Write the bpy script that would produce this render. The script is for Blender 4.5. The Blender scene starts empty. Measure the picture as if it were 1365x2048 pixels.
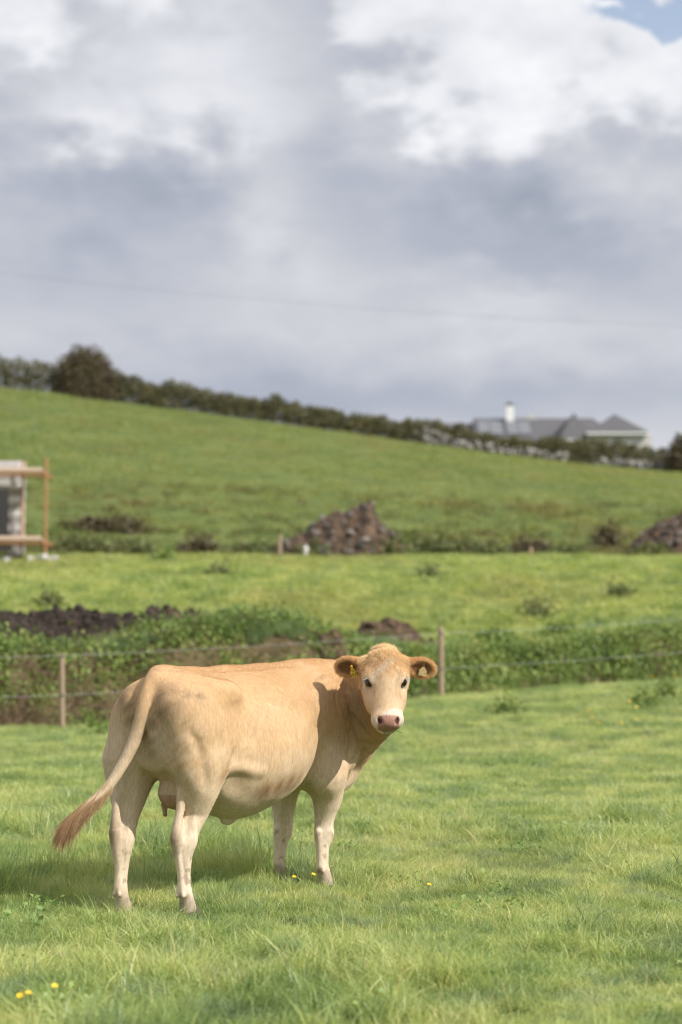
import bpy, bmesh, math, random
import numpy as np
from mathutils import Vector, Matrix, Euler
random.seed(7); RNG = np.random.default_rng(11)
R = math.radians
scene = bpy.context.scene
COL = scene.collection

# ------------------------------------------------------------------ camera
CAM_H = 1.6; FPX = 3690.0                        # focal length in pixels of the 1365 x 2048 photograph
cam_d = bpy.data.cameras.new('camera'); cam = bpy.data.objects.new('camera', cam_d); COL.objects.link(cam)
cam.location = (0, 0, CAM_H)
PITCH = math.atan(242 / FPX)                     # horizon lies below the middle of the picture
cam.rotation_euler = (math.pi / 2 + PITCH, 0, 0)
cam_d.sensor_fit = 'VERTICAL'; cam_d.sensor_height = 36.0; cam_d.lens = 36.0 * FPX / 2048
cam_d.clip_start = 0.1; cam_d.clip_end = 6000
cam_d.dof.use_dof = True; cam_d.dof.focus_distance = 11.0; cam_d.dof.aperture_fstop = 1.5
scene.camera = cam

# ------------------------------------------------------------------ light
SUN_AZ, SUN_EL = R(121), R(40)                   # compass style: 0 = +Y, clockwise; sun to the right, a little behind the camera
sun_d = bpy.data.lights.new('sun', 'SUN'); sun = bpy.data.objects.new('sun', sun_d); COL.objects.link(sun)
sun_dir = Vector((math.sin(SUN_AZ) * math.cos(SUN_EL), math.cos(SUN_AZ) * math.cos(SUN_EL), math.sin(SUN_EL)))
sun.rotation_euler = sun_dir.to_track_quat('Z', 'Y').to_euler()
sun_d.energy = 5.0; sun_d.angle = R(0.53); sun_d.color = (1.0, 0.95, 0.87)

world = bpy.data.worlds.new('World'); scene.world = world; world.use_nodes = True
def build_sky():
    nt = world.node_tree; N = nt.nodes; L = nt.links; N.clear()
    def nd(t, **k):
        n = N.new(t)
        for a, b in k.items(): setattr(n, a, b)
        return n
    def math_(op, a, b=None, c=None, clamp=False):
        n = nd('ShaderNodeMath', operation=op, use_clamp=clamp)
        for i, v in enumerate((a, b, c)):
            if v is None: continue
            if isinstance(v, (int, float)): n.inputs[i].default_value = v
            else: L.new(v, n.inputs[i])
        return n.outputs[0]
    def mapr(v, a, b, c=0.0, d=1.0):
        n = nd('ShaderNodeMapRange', interpolation_type='SMOOTHSTEP')
        L.new(v, n.inputs[0])
        for i, q in enumerate((a, b, c, d)): n.inputs[i + 1].default_value = q
        return n.outputs[0]
    tc = nd('ShaderNodeTexCoord'); sep = nd('ShaderNodeSeparateXYZ'); L.new(tc.outputs['Generated'], sep.inputs[0])
    def noise(scale, detail=6, rough=0.55, stretch=(1, 1, 1.7), off=(0, 0, 0), dist=0.0):
        m = nd('ShaderNodeMapping'); L.new(tc.outputs['Generated'], m.inputs[0])
        m.inputs['Scale'].default_value = stretch; m.inputs['Location'].default_value = off
        n = nd('ShaderNodeTexNoise'); L.new(m.outputs[0], n.inputs['Vector'])
        n.inputs['Scale'].default_value = scale; n.inputs['Detail'].default_value = detail
        n.inputs['Roughness'].default_value = rough; n.inputs['Distortion'].default_value = dist
        return n.outputs['Fac']
    # bearing and height of the view ray, in milli-radian-like units of the photograph (1000 units = 15 degrees)
    az = math_('MULTIPLY', math_('ARCTAN2', sep.outputs[0], sep.outputs[1]), 3.69)
    el = math_('MULTIPLY', math_('ARCSINE', sep.outputs[2]), 3.69)
    n1 = noise(9.0, 8, 0.58); n2 = noise(26.0, 6, 0.55, off=(3, 1, 2)); n3 = noise(4.5, 4, 0.5, (1, 1, 2.6), (5, 2, 1))
    w3 = math_('SUBTRACT', noise(62.0, 5, 0.6, off=(7, 3, 1)), 0.5)
    bil = math_('SUBTRACT', math_('MULTIPLY', math_('ABSOLUTE', math_('SUBTRACT', noise(13.0, 3, 0.45, off=(2, 8, 3)), 0.5)), 2.0), 0.16)
    calm = mapr(el, 0.45, 1.0, 0.22, 1.0)
    w1 = math_('SUBTRACT', n1, 0.5); w2 = math_('SUBTRACT', n2, 0.5)
    elw = math_('ADD', el, math_('MULTIPLY', calm, math_('ADD', math_('ADD', math_('MULTIPLY', w1, 0.34), math_('MULTIPLY', w2, 0.20)), math_('ADD', math_('MULTIPLY', w3, 0.08), math_('MULTIPLY', bil, -0.34)))))
    azw = math_('ADD', az, math_('MULTIPLY', w2, 0.16))
    # edge of the grey bank of cloud against the white tops behind it (height as a function of bearing)
    fc = nd('ShaderNodeFloatCurve'); cm = fc.mapping; c = cm.curves[0]
    pts = [(-1.0, .9), (-0.7, 1.13), (-0.52, 1.16), (-0.34, 1.24), (-0.14, 1.34), (-0.05, 1.26), (0.04, 1.12), (0.10, 1.10), (0.18, 1.02), (0.28, 0.975), (0.38, 0.985), (0.45, 1.06), (0.58, 1.03), (0.70, 1.02), (0.85, .98), (1.0, .9)]
    for i, (x, y) in enumerate(pts):
        p = (x + 1) / 2, y / 1.5
        if i == 0: c.points[0].location = p
        elif i == len(pts) - 1: c.points[-1].location = p
        else: c.points.new(*p)
    cm.update()
    L.new(math_('ADD', math_('MULTIPLY', azw, 0.5), 0.5, clamp=True), fc.inputs['Value'])
    edge = math_('MULTIPLY', fc.outputs[0], 1.5)
    white = mapr(math_('SUBTRACT', elw, edge), -0.07, 0.08)
    def blob(a0, e0, ra, re, amp):
        x = math_('DIVIDE', math_('SUBTRACT', azw, a0), ra); y = math_('DIVIDE', math_('SUBTRACT', elw, e0), re)
        d = math_('ADD', math_('MULTIPLY', x, x), math_('MULTIPLY', y, y))
        return math_('MULTIPLY', math_('EXPONENT', math_('MULTIPLY', d, -1.0)), amp)
    # brightness of the grey layer
    g = math_('ADD', 0.55, math_('MULTIPLY', math_('SUBTRACT', n3, 0.5), 0.36))
    for b in ((-0.28, 1.08, 0.20, 0.13, 0.24), (-0.50, 1.02, 0.09, 0.06, 0.18), (-0.50, 0.85, 0.34, 0.11, -0.095), (-0.62, 0.70, 0.3, 0.07, -0.07),
              (0.05, 0.92, 0.24, 0.11, -0.045), (0.42, 0.88, 0.20, 0.12, -0.03), (0.45, 0.76, 0.30, 0.08, -0.09), (-0.14, 0.87, 0.07, 0.13, 0.08), (0.05, 0.70, 0.35, 0.06, 0.06),
              (0.34, 0.68, 0.14, 0.06, 0.13), (-0.12, 0.80, 0.10, 0.09, 0.08), (0.0, 0.62, 0.7, 0.05, 0.06), (0.2, 0.47, 1.0, 0.05, -0.13)):
        g = math_('ADD', g, blob(*b))
    g = math_('ADD', g, math_('MULTIPLY', math_('MULTIPLY', w2, 0.28), calm))
    g = math_('ADD', g, math_('MULTIPLY', math_('ADD', math_('MULTIPLY', w1, 0.24), math_('MULTIPLY', bil, -0.22)), calm))
    wv = math_('ADD', 0.79, math_('ADD', math_('MULTIPLY', w1, 0.50), math_('ADD', math_('MULTIPLY', w2, 0.30), math_('MULTIPLY', bil, -0.35))))
    mixv = nd('ShaderNodeMix', data_type='FLOAT'); L.new(white, mixv.inputs[0]); L.new(g, mixv.inputs[2]); L.new(wv, mixv.inputs[3])
    val = mixv.outputs[0]
    ramp = nd('ShaderNodeValToRGB'); L.new(val, ramp.inputs[0])
    cr = ramp.color_ramp; cr.elements[0].position = 0.30; cr.elements[0].color = (0.30, 0.335, 0.41, 1)
    cr.elements[1].position = 1.0; cr.elements[1].color = (0.95, 0.95, 0.97, 1)
    for p, col in ((0.45, (0.43, 0.46, 0.54, 1)), (0.58, (0.565, 0.58, 0.63, 1)), (0.75, (0.74, 0.755, 0.80, 1))):
        e = cr.elements.new(p); e.color = col
    # gaps of open sky, high up only
    gap = math_('MULTIPLY', mapr(math_('ADD', math_('ADD', math_('ADD', noise(3.2, 7, 0.55, (1, 1, 1.4), (1.2, 0.3, 4.1)), mapr(el, 1.35, 3.2, 0.0, 0.17)), blob(0.62, 1.25, 0.17, 0.075, 0.40)), math_('MULTIPLY', w2, 0.12)), 0.66, 0.80), mapr(el, 1.0, 1.17))
    sky = nd('ShaderNodeTexSky', sky_type='NISHITA', sun_disc=False, sun_elevation=SUN_EL, sun_rotation=SUN_AZ, altitude=0, air_density=1.0, dust_density=1.0, ozone_density=1.0)
    b1 = nd('ShaderNodeBackground'); L.new(sky.outputs[0], b1.inputs[0]); b1.inputs[1].default_value = 0.15
    b2 = nd('ShaderNodeBackground'); L.new(ramp.outputs[0], b2.inputs[0]); b2.inputs[1].default_value = 1.0
    mx = nd('ShaderNodeMixShader'); L.new(math_('MULTIPLY', gap, 0.72), mx.inputs[0]); L.new(b2.outputs[0], mx.inputs[1]); L.new(b1.outputs[0], mx.inputs[2])
    out = nd('ShaderNodeOutputWorld'); L.new(mx.outputs[0], out.inputs[0])
    world.cycles.sampling_method = 'MANUAL'; world.cycles.sample_map_resolution = 1024
build_sky()

vs = scene.view_settings
vs.view_transform = 'Standard'; vs.look = 'None'; vs.exposure = 0.10; vs.gamma = 1.0; vs.use_curve_mapping = False
scene.render.engine = 'CYCLES'
scene.cycles.use_denoising = True; scene.cycles.filter_width = 1.0; scene.cycles.max_bounces = 6; scene.cycles.diffuse_bounces = 3; scene.cycles.glossy_bounces = 2; scene.cycles.transmission_bounces = 4; scene.cycles.transparent_max_bounces = 16

# ------------------------------------------------------------------ helpers
def tag(o, label=None, cat=None, group=None, kind=None):
    for k, v in (('label', label), ('category', cat), ('group', group), ('kind', kind)):
        if v: o[k] = v
    return o
def link(name, me, mat=None, parent=None, loc=None):
    o = bpy.data.objects.new(name, me); COL.objects.link(o)
    if mat is not None and me is not None and len(me.materials) == 0: me.materials.append(mat)
    if parent: o.parent = parent
    if loc is not None: o.location = loc
    return o
def empty(name, loc=(0, 0, 0), rz=0.0):
    o = bpy.data.objects.new(name, None); COL.objects.link(o); o.location = loc; o.rotation_euler = (0, 0, rz); o.empty_display_size = 0.2
    return o
def mesh_np(name, V, Fc, smooth=False):
    """mesh from a vertex array and one array of equal-sided faces"""
    me = bpy.data.meshes.new(name); V = np.asarray(V, np.float32); Fc = np.asarray(Fc, np.int32)
    n, k = Fc.shape
    me.vertices.add(len(V)); me.vertices.foreach_set('co', V.ravel())
    me.loops.add(n * k); me.loops.foreach_set('vertex_index', Fc.ravel())
    me.polygons.add(n); me.polygons.foreach_set('loop_start', np.arange(n, dtype=np.int32) * k)
    if smooth: me.polygons.foreach_set('use_smooth', np.ones(n, bool))
    me.update(calc_edges=True); me.validate()
    return me
def attr_color(me, name, C):
    a = me.attributes.new(name, 'FLOAT_COLOR', 'POINT')
    C = np.asarray(C, np.float32)
    if C.shape[1] == 3: C = np.concatenate([C, np.ones((len(C), 1), np.float32)], 1)
    a.data.foreach_set('color', C.ravel())
def attr_float(me, name, v):
    a = me.attributes.new(name, 'FLOAT', 'POINT'); a.data.foreach_set('value', np.asarray(v, np.float32))
def curve_mesh(cu):
    o = bpy.data.objects.new('tmp', cu); me = bpy.data.meshes.new_from_object(o); bpy.data.objects.remove(o); return me
class MB:                                         # small mesh builder: boxes, bars, tubes
    def __init__(s): s.bm = bmesh.new()
    def box(s, c, d, rz=0, rot=None):
        M = Matrix.Translation(c) @ (rot if rot is not None else Matrix.Rotation(rz, 4, 'Z')) @ Matrix.Diagonal((*d, 1))
        bmesh.ops.create_cube(s.bm, size=1.0, matrix=M); return s
    def tube(s, p, q, r, r2=None, n=8):
        p, q = Vector(p), Vector(q); v = q - p
        M = Matrix.Translation((p + q) / 2) @ v.to_track_quat('Z', 'Y').to_matrix().to_4x4()
        bmesh.ops.create_cone(s.bm, cap_ends=True, segments=n, radius1=r, radius2=r if r2 is None else r2, depth=v.length, matrix=M); return s
    def poly(s, pts, faces):
        vs_ = [s.bm.verts.new(p) for p in pts]
        for f in faces: s.bm.faces.new([vs_[i] for i in f])
        return s
    def bevel(s, w, seg=1):
        bmesh.ops.bevel(s.bm, geom=s.bm.edges[:], offset=w, segments=seg, affect='EDGES', clamp_overlap=True); return s
    def mesh(s, name, smooth=False):
        bmesh.ops.recalc_face_normals(s.bm, faces=s.bm.faces[:])
        me = bpy.data.meshes.new(name); s.bm.to_mesh(me); s.bm.free()
        if smooth: me.shade_smooth()
        return me
    def build(s, name, mat, parent=None, loc=None, smooth=False): return link(name, s.mesh(name, smooth), mat, parent, loc)

def vnoise(x, y, seed=0):                         # smooth value noise, numpy
    xi = np.floor(x).astype(np.int64); yi = np.floor(y).astype(np.int64); fx = x - xi; fy = y - yi
    def hsh(a, b):
        n = (a * 374761393 + b * 668265263 + seed * 974711) & 0x7fffffff
        n = ((n ^ (n >> 13)) * 1274126177) & 0x7fffffff
        return ((n ^ (n >> 16)) & 0xffff) / 65535.0
    ux = fx * fx * (3 - 2 * fx); uy = fy * fy * (3 - 2 * fy)
    return (hsh(xi, yi) * (1 - ux) + hsh(xi + 1, yi) * ux) * (1 - uy) + (hsh(xi, yi + 1) * (1 - ux) + hsh(xi + 1, yi + 1) * ux) * uy
def fbm(x, y, seed=0, octv=4):
    v = 0; a = 0.5
    for i in range(octv): v = v + a * (vnoise(x * 2**i, y * 2**i, seed + i * 17) - 0.5); a *= 0.5
    return v

class NT:                                         # terse material node graphs
    def __init__(s, name):
        s.m = bpy.data.materials.new(name); s.m.use_nodes = True; s.t = s.m.node_tree; s.t.nodes.clear()
        s.out = s.t.nodes.new('ShaderNodeOutputMaterial')
    def n(s, t, ins=None, **k):
        x = s.t.nodes.new(t)
        for a, b in k.items(): setattr(x, a, b)
        for a, b in (ins or {}).items(): s.set(x.inputs[a], b)
        return x
    def set(s, sock, v):
        if hasattr(v, 'is_output') or isinstance(v, bpy.types.NodeSocket): s.t.links.new(v, sock)
        else:
            if sock.type == 'RGBA' and len(v) == 3: v = (*v, 1)
            sock.default_value = v
    def pos(s): return s.n('ShaderNodeNewGeometry').outputs['Position']
    def obj(s): return s.n('ShaderNodeTexCoord').outputs['Object']
    def map(s, v, scale): return s.n('ShaderNodeMapping', {'Vector': v, 'Scale': scale}).outputs[0]
    def noise(s, v, scale, detail=4, rough=0.55, dist=0.0): return s.n('ShaderNodeTexNoise', {'Vector': v, 'Scale': scale, 'Detail': detail, 'Roughness': rough, 'Distortion': dist}).outputs['Fac']
    def rng(s, v, a, b, c=0.0, d=1.0): return s.n('ShaderNodeMapRange', {0: v, 1: a, 2: b, 3: c, 4: d}, interpolation_type='SMOOTHSTEP').outputs[0]
    def mix(s, f, a, b, mode='MIX'):
        x = s.n('ShaderNodeMix', data_type='RGBA', blend_type=mode); s.set(x.inputs[0], f); s.set(x.inputs[6], a); s.set(x.inputs[7], b); return x.outputs[2]
    def math(s, op, a, b=0.0): return s.n('ShaderNodeMath', {0: a, 1: b}, operation=op).outputs[0]
    def attr(s, name, what='Color'): return s.n('ShaderNodeAttribute', attribute_name=name).outputs[what]
    def hsv(s, c, h=0.5, sat=1.0, v=1.0): return s.n('ShaderNodeHueSaturation', {'Hue': h, 'Saturation': sat, 'Value': v, 'Color': c}).outputs[0]
    def ramp(s, v, stops):
        x = s.n('ShaderNodeValToRGB', {0: v}); cr = x.color_ramp
        cr.elements[0].position = stops[0][0]; cr.elements[0].color = (*stops[0][1], 1); cr.elements[1].position = stops[-1][0]; cr.elements[1].color = (*stops[-1][1], 1)
        for p, c in stops[1:-1]: cr.elements.new(p).color = (*c, 1)
        return x.outputs[0]
    def bump(s, h, strength=0.3, dist=0.02): return s.n('ShaderNodeBump', {'Height': h, 'Strength': strength, 'Distance': dist}).outputs[0]
    def bsdf(s, color, rough=0.8, normal=None, spec=0.3, **k):
        b = s.n('ShaderNodeBsdfPrincipled', {'Base Color': color, 'Roughness': rough, 'Specular IOR Level': spec})
        if normal is not None: s.set(b.inputs['Normal'], normal)
        for a, v in k.items(): s.set(b.inputs[a.replace('_', ' ')], v)
        return b.outputs[0]
    def done(s, sh): s.t.links.new(sh, s.out.inputs[0]); return s.m
    def leaf(s, color, trans, rough=0.55, mix=0.35, spec=0.3):
        d = s.bsdf(color, rough, spec=spec); t = s.n('ShaderNodeBsdfTranslucent', {'Color': trans}).outputs[0]
        return s.done(s.n('ShaderNodeMixShader', {0: mix, 1: d, 2: t}).outputs[0])
# ------------------------------------------------------------------ lie of the land
FA = np.array([-4.69, 31.2]); FE = np.array([0.866, 0.5]); FN = np.array([-0.5, 0.866])     # fence line: a point, along, across (away)
def px2x(u, d): return (u - 682.5) / FPX * d      # how wide things stand apart at distance d
HEDGE_Y = 125.0
_hx = [px2x(u, HEDGE_Y) for u in (-900, -300, 0, 100, 250, 400, 560, 700, 850, 1000, 1150, 1330, 1700, 2300)]
_hz = [CAM_H + (1266 - v) / FPX * HEDGE_Y for v in (700, 742, 774, 781, 801, 823, 846, 866, 887, 907, 926, 941, 975, 1010)]
def sm(x, a, b):
    t = np.clip((x - a) / (b - a), 0, 1); return t * t * (3 - 2 * t)
def ground_z(x, y):
    x = np.asarray(x, float); y = np.asarray(y, float)
    s = (x - FA[0]) * FN[0] + (y - FA[1]) * FN[1]                 # metres beyond the fence
    e = (x - FA[0]) * FE[0] + (y - FA[1]) * FE[1]                 # metres along it
    near = sm(y, 22, 36) * np.clip(0.22 + 0.06 * x, -0.05, 0.9)
    bump = 0.05 * fbm(x / 1.7, y / 1.7, 3) + 0.07 * fbm(x / 0.7, y / 0.5, 5, 3) * (y < 34) + 0.09 * fbm(x / 5.5, y / 5.5, 9)
    bump = bump * sm(np.hypot(x + 0.7, y - 11.1), 0.9, 2.2)      # level under the cow
    h = np.interp(e, [-20, 0, 4, 7.6, 11, 25], [1.35, 1.30, 1.22, 0.68, 0.50, 0.50])      # the old earth bank
    h = h + (1.56 - h) * sm(s, 3.5, 13)
    rough = fbm(x / 0.8, y / 0.8, 21)
    face = sm(s + 0.9 * rough, 0.75, 1.9)
    mid = near * (1 - sm(s, 2.5, 16)) + h * face + face * np.clip(y - 37, 0, 21.5) * 0.115 + 0.12 * fbm(x / 4, y / 4, 33) * face
    # crest mounds on the bank
    mound = 0.66 * np.exp(-((e - 4.9) / 2.5)**2 - ((s - 2.9) / 1.3)**2) + 0.22 * np.exp(-((e - 8.6) / 0.9)**2 - ((s - 3.3) / 0.8)**2)
    mid = mid + mound * (1 + 1.2 * rough)
    top = np.interp(x * HEDGE_Y / np.maximum(y, 60), _hx, _hz) if False else np.interp(x, _hx, _hz)
    t = np.clip((y - 61) / (HEDGE_Y - 61), 0, 1)
    hill = 4.12 + (top - 4.12) * (1.10 * t - 0.10 * t * t) + 0.35 * fbm(x / 13, y / 13, 41)
    hill = np.where(y > HEDGE_Y, top + (y - HEDGE_Y) * 0.055 * np.exp(-(y - HEDGE_Y) / 160), hill)
    w = sm(y, 57.5, 62)
    z = mid * (1 - w) + hill * w - 0.10 * np.exp(-((y - 60.5) / 1.6)**2)
    return near * 0 + np.where(y < 30 - 20, near, z) + bump * (1 - sm(y, 30, 60) * 0.5)

def build_ground():
    ys = np.concatenate([np.arange(-40, 4, 4), np.arange(4, 26, 0.5), np.arange(26, 44, 0.16), np.arange(44, 70, 0.5), np.arange(70, 135, 1.2), np.geomspace(135, 4500, 36)])
    ts = np.linspace(-1, 1, 361); ts = 0.35 * ts + 0.65 * ts**3
    Y, T = np.meshgrid(ys, ts, indexing='ij'); X = T * (26 + np.maximum(Y, 0) * 0.9)
    V = np.stack([X, Y, ground_z(X, Y)], -1).reshape(-1, 3); n, m = len(ys), len(ts)
    i = np.arange((n - 1) * (m - 1)); r, c = i // (m - 1), i % (m - 1); a = r * m + c
    me = mesh_np('ground', V, np.stack([a, a + 1, a + m + 1, a + m], 1), True)
    x, y = V[:, 0], V[:, 1]
    s = (x - FA[0]) * FN[0] + (y - FA[1]) * FN[1]
    attr_float(me, 'beyond', s)
    t = NT('turf'); p = t.pos(); xyz = t.n('ShaderNodeSeparateXYZ', {0: p}); yy = xyz.outputs[1]; b = t.attr('beyond', 'Fac')
    n1 = t.noise(p, 0.35, 5); n2 = t.noise(p, 2.2, 5, 0.6); n3 = t.noise(t.map(p, (1, 1, 1)), 9.0, 3)
    near = t.mix(t.rng(n2, 0.35, 0.65), (0.050, 0.075, 0.020), (0.085, 0.125, 0.030))
    midc = t.mix(t.rng(t.math('ADD', t.math('MULTIPLY', n1, 0.5), t.math('MULTIPLY', n2, 0.5)), 0.38, 0.62), (0.14, 0.18, 0.055), (0.27, 0.28, 0.085))
    nh = t.noise(t.map(p, (0.10, 0.05, 0.3)), 2.5, 5, 0.6)
    hillc = t.mix(t.rng(t.math('ADD', t.math('MULTIPLY', nh, 0.55), t.math('MULTIPLY', n2, 0.45)), 0.36, 0.64), (0.075, 0.115, 0.034), (0.15, 0.18, 0.058))
    soil = t.mix(n2, (0.075, 0.065, 0.032), (0.16, 0.125, 0.065))
    c = t.mix(t.rng(b, 0.3, 1.0), near, soil); c = t.mix(t.rng(b, 2.0, 3.2), c, midc); c = t.mix(t.rng(yy, 57, 62), c, hillc)
    bp = t.bump(t.math('ADD', n3, n2), 0.6, 0.12)
    o = link('ground', me, t.done(t.bsdf(c, 0.95, bp, 0.1)))
    tag(o, kind='structure')
    return o
build_ground()
def on_ground(x, y, dz=0.0): return (float(x), float(y), float(ground_z(x, y)) + dz)

# ------------------------------------------------------------------ grass: patches of real blades, instanced (nobody could count it)
GRASS_COLS = [((0.170, 0.245, 0.040), (0.115, 0.195, 0.032)), ((0.24, 0.29, 0.06), (0.17, 0.24, 0.045))]
def mat_grass(name, mul=(1, 1, 1), patch=0.25):
    t = NT(name); p = t.pos()
    v = t.attr('var', 'Fac'); hgt = t.attr('up', 'Fac')
    n1 = t.noise(p, 1.1, 5, 0.65); n2 = t.noise(p, 2.4, 3)
    k = t.math('ADD', t.math('MULTIPLY', v, 0.5), t.math('MULTIPLY', t.rng(n1, 0.36, 0.64), 0.5))
    c = t.ramp(k, [(0.0, (0.140, 0.220, 0.080)), (0.35, (0.290, 0.375, 0.125)), (0.65, (0.450, 0.505, 0.185)), (0.92, (0.60, 0.585, 0.28)), (1.0, (0.68, 0.57, 0.36))])
    c = t.mix(t.rng(n2, 0.50, 0.68), c, t.hsv(c, 0.525, 0.80, 0.80))
    c = t.mix(t.math('MULTIPLY', t.rng(hgt, 0.35, 0.0), 0.5), c, (0.20, 0.21, 0.075))           # duller and mostly darker towards the foot
    c = t.mix(t.math('MULTIPLY', t.rng(t.noise(t.map(p, (0.10, 0.07, 0.1)), 1.6, 6, 0.65), 0.48, 0.66), patch), c, (0.42, 0.36, 0.17))
    c = t.mix(1.0, c, tuple(1.12 * q for q in mul), 'MULTIPLY')
    tr = t.hsv(c, 0.49, 1.15, 1.25)
    return t.leaf(c, tr, 0.42, 0.40, 0.45)

def blade_patch(name, rng, nblade, rad, h0, h1, width, lean, mat, seg=4, wind=(0.35, 0.1), straw=0.02):
    V, Fc, var, up = [], [], [], []
    for i in range(nblade):
        r = rad * math.sqrt(rng.random()); a = rng.random() * 6.2832; x, y = r * math.cos(a), r * math.sin(a)
        h = rng.uniform(h0, h1) * (0.6 + 0.4 * rng.random()); az = rng.random() * 6.2832
        dirx, diry = math.cos(az) + wind[0], math.sin(az) + wind[1]; l = lean * rng.uniform(0.25, 1.5)
        fa = rng.random() * 6.2832; wx, wy = math.cos(fa), math.sin(fa); w = width * rng.uniform(0.6, 1.3)
        vv = rng.random()**1.2 * 0.9; vv = 1.0 if rng.random() < straw else vv
        b = len(V)
        for k in range(seg + 1):
            t = k / seg; ww = w * (1 - t)**0.6 * (0.75 + 0.5 * t) if k < seg else 0
            px, py, pz = x + dirx * l * h * t * t, y + diry * l * h * t * t, h * (t - 0.32 * min(l, 1.6) * t * t)
            if k < seg:
                V += [(px - wx * ww, py - wy * ww, pz), (px + wx * ww, py + wy * ww, pz)]; var += [vv, vv]; up += [t, t]
            else: V.append((px, py, pz)); var.append(vv); up.append(t)
        for k in range(seg - 1): Fc.append((b + 2*k, b + 2*k + 1, b + 2*k + 3, b + 2*k + 2))
        Fc.append((b + 2*seg - 2, b + 2*seg - 1, b + 2*seg, b + 2*seg))
    me = bpy.data.meshes.new(name)
    me.from_pydata(V, [], [f if f[2] != f[3] else f[:3] for f in Fc])
    attr_float(me, 'var', var); attr_float(me, 'up', up); me.materials.append(mat); me.shade_smooth()
    return me

def scatter(name, protos, P, rotz, tilt, scl, idx, label, cat):
    """one object: instances of a few small meshes on points"""
    col = bpy.data.collections.new(name + '_kinds')                # never linked to the scene: only a palette for the instancer
    for i, m in enumerate(protos): col.objects.link(bpy.data.objects.new('%s_kind_%02d' % (name, i), m))
    me = bpy.data.meshes.new(name); me.vertices.add(len(P)); me.vertices.foreach_set('co', np.asarray(P, np.float32).ravel())
    a = me.attributes.new('rot', 'FLOAT_VECTOR', 'POINT'); a.data.foreach_set('vector', np.stack([tilt[:, 0], tilt[:, 1], rotz], 1).astype(np.float32).ravel())
    a = me.attributes.new('scl', 'FLOAT_VECTOR', 'POINT'); a.data.foreach_set('vector', np.asarray(scl, np.float32).ravel())
    a = me.attributes.new('idx', 'INT', 'POINT'); a.data.foreach_set('value', np.asarray(idx, np.int32))
    o = link(name, me); tag(o, label, cat, kind='stuff')
    g = bpy.data.node_groups.new(name, 'GeometryNodeTree')
    g.interface.new_socket('Geometry', in_out='INPUT', socket_type='NodeSocketGeometry'); g.interface.new_socket('Geometry', in_out='OUTPUT', socket_type='NodeSocketGeometry')
    n = g.nodes; gi = n.new('NodeGroupInput'); go = n.new('NodeGroupOutput'); ip = n.new('GeometryNodeInstanceOnPoints'); ci = n.new('GeometryNodeCollectionInfo')
    ci.inputs['Collection'].default_value = col; ci.inputs['Separate Children'].default_value = True; ci.inputs['Reset Children'].default_value = True
    def na(nm, ty):
        x = n.new('GeometryNodeInputNamedAttribute'); x.data_type = ty; x.inputs[0].default_value = nm; return x.outputs[0]
    e2r = n.new('FunctionNodeEulerToRotation'); g.links.new(na('rot', 'FLOAT_VECTOR'), e2r.inputs[0])
    g.links.new(gi.outputs[0], ip.inputs['Points']); g.links.new(ci.outputs[0], ip.inputs['Instance']); ip.inputs['Pick Instance'].default_value = True
    g.links.new(na('idx', 'INT'), ip.inputs['Instance Index']); g.links.new(e2r.outputs[0], ip.inputs['Rotation']); g.links.new(na('scl', 'FLOAT_VECTOR'), ip.inputs['Scale'])
    g.links.new(ip.outputs[0], go.inputs[0])
    md = o.modifiers.new('scatter', 'NODES'); md.node_group = g
    return o

def wedge_points(rng, y0, y1, dens, margin=1.1, half=0.195):
    """random points over the part of the field that can be seen (and a good way to either side)"""
    out = []; ymid = np.linspace(y0, y1, 40)
    for a, b in zip(ymid[:-1], ymid[1:]):
        w = half * b + margin; d = dens((a + b) / 2); n = rng.poisson(max(d, 0) * 2 * w * (b - a))
        out.append(np.stack([rng.uniform(-w, w, n), rng.uniform(a, b, n)], 1))
    return np.concatenate(out)

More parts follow.
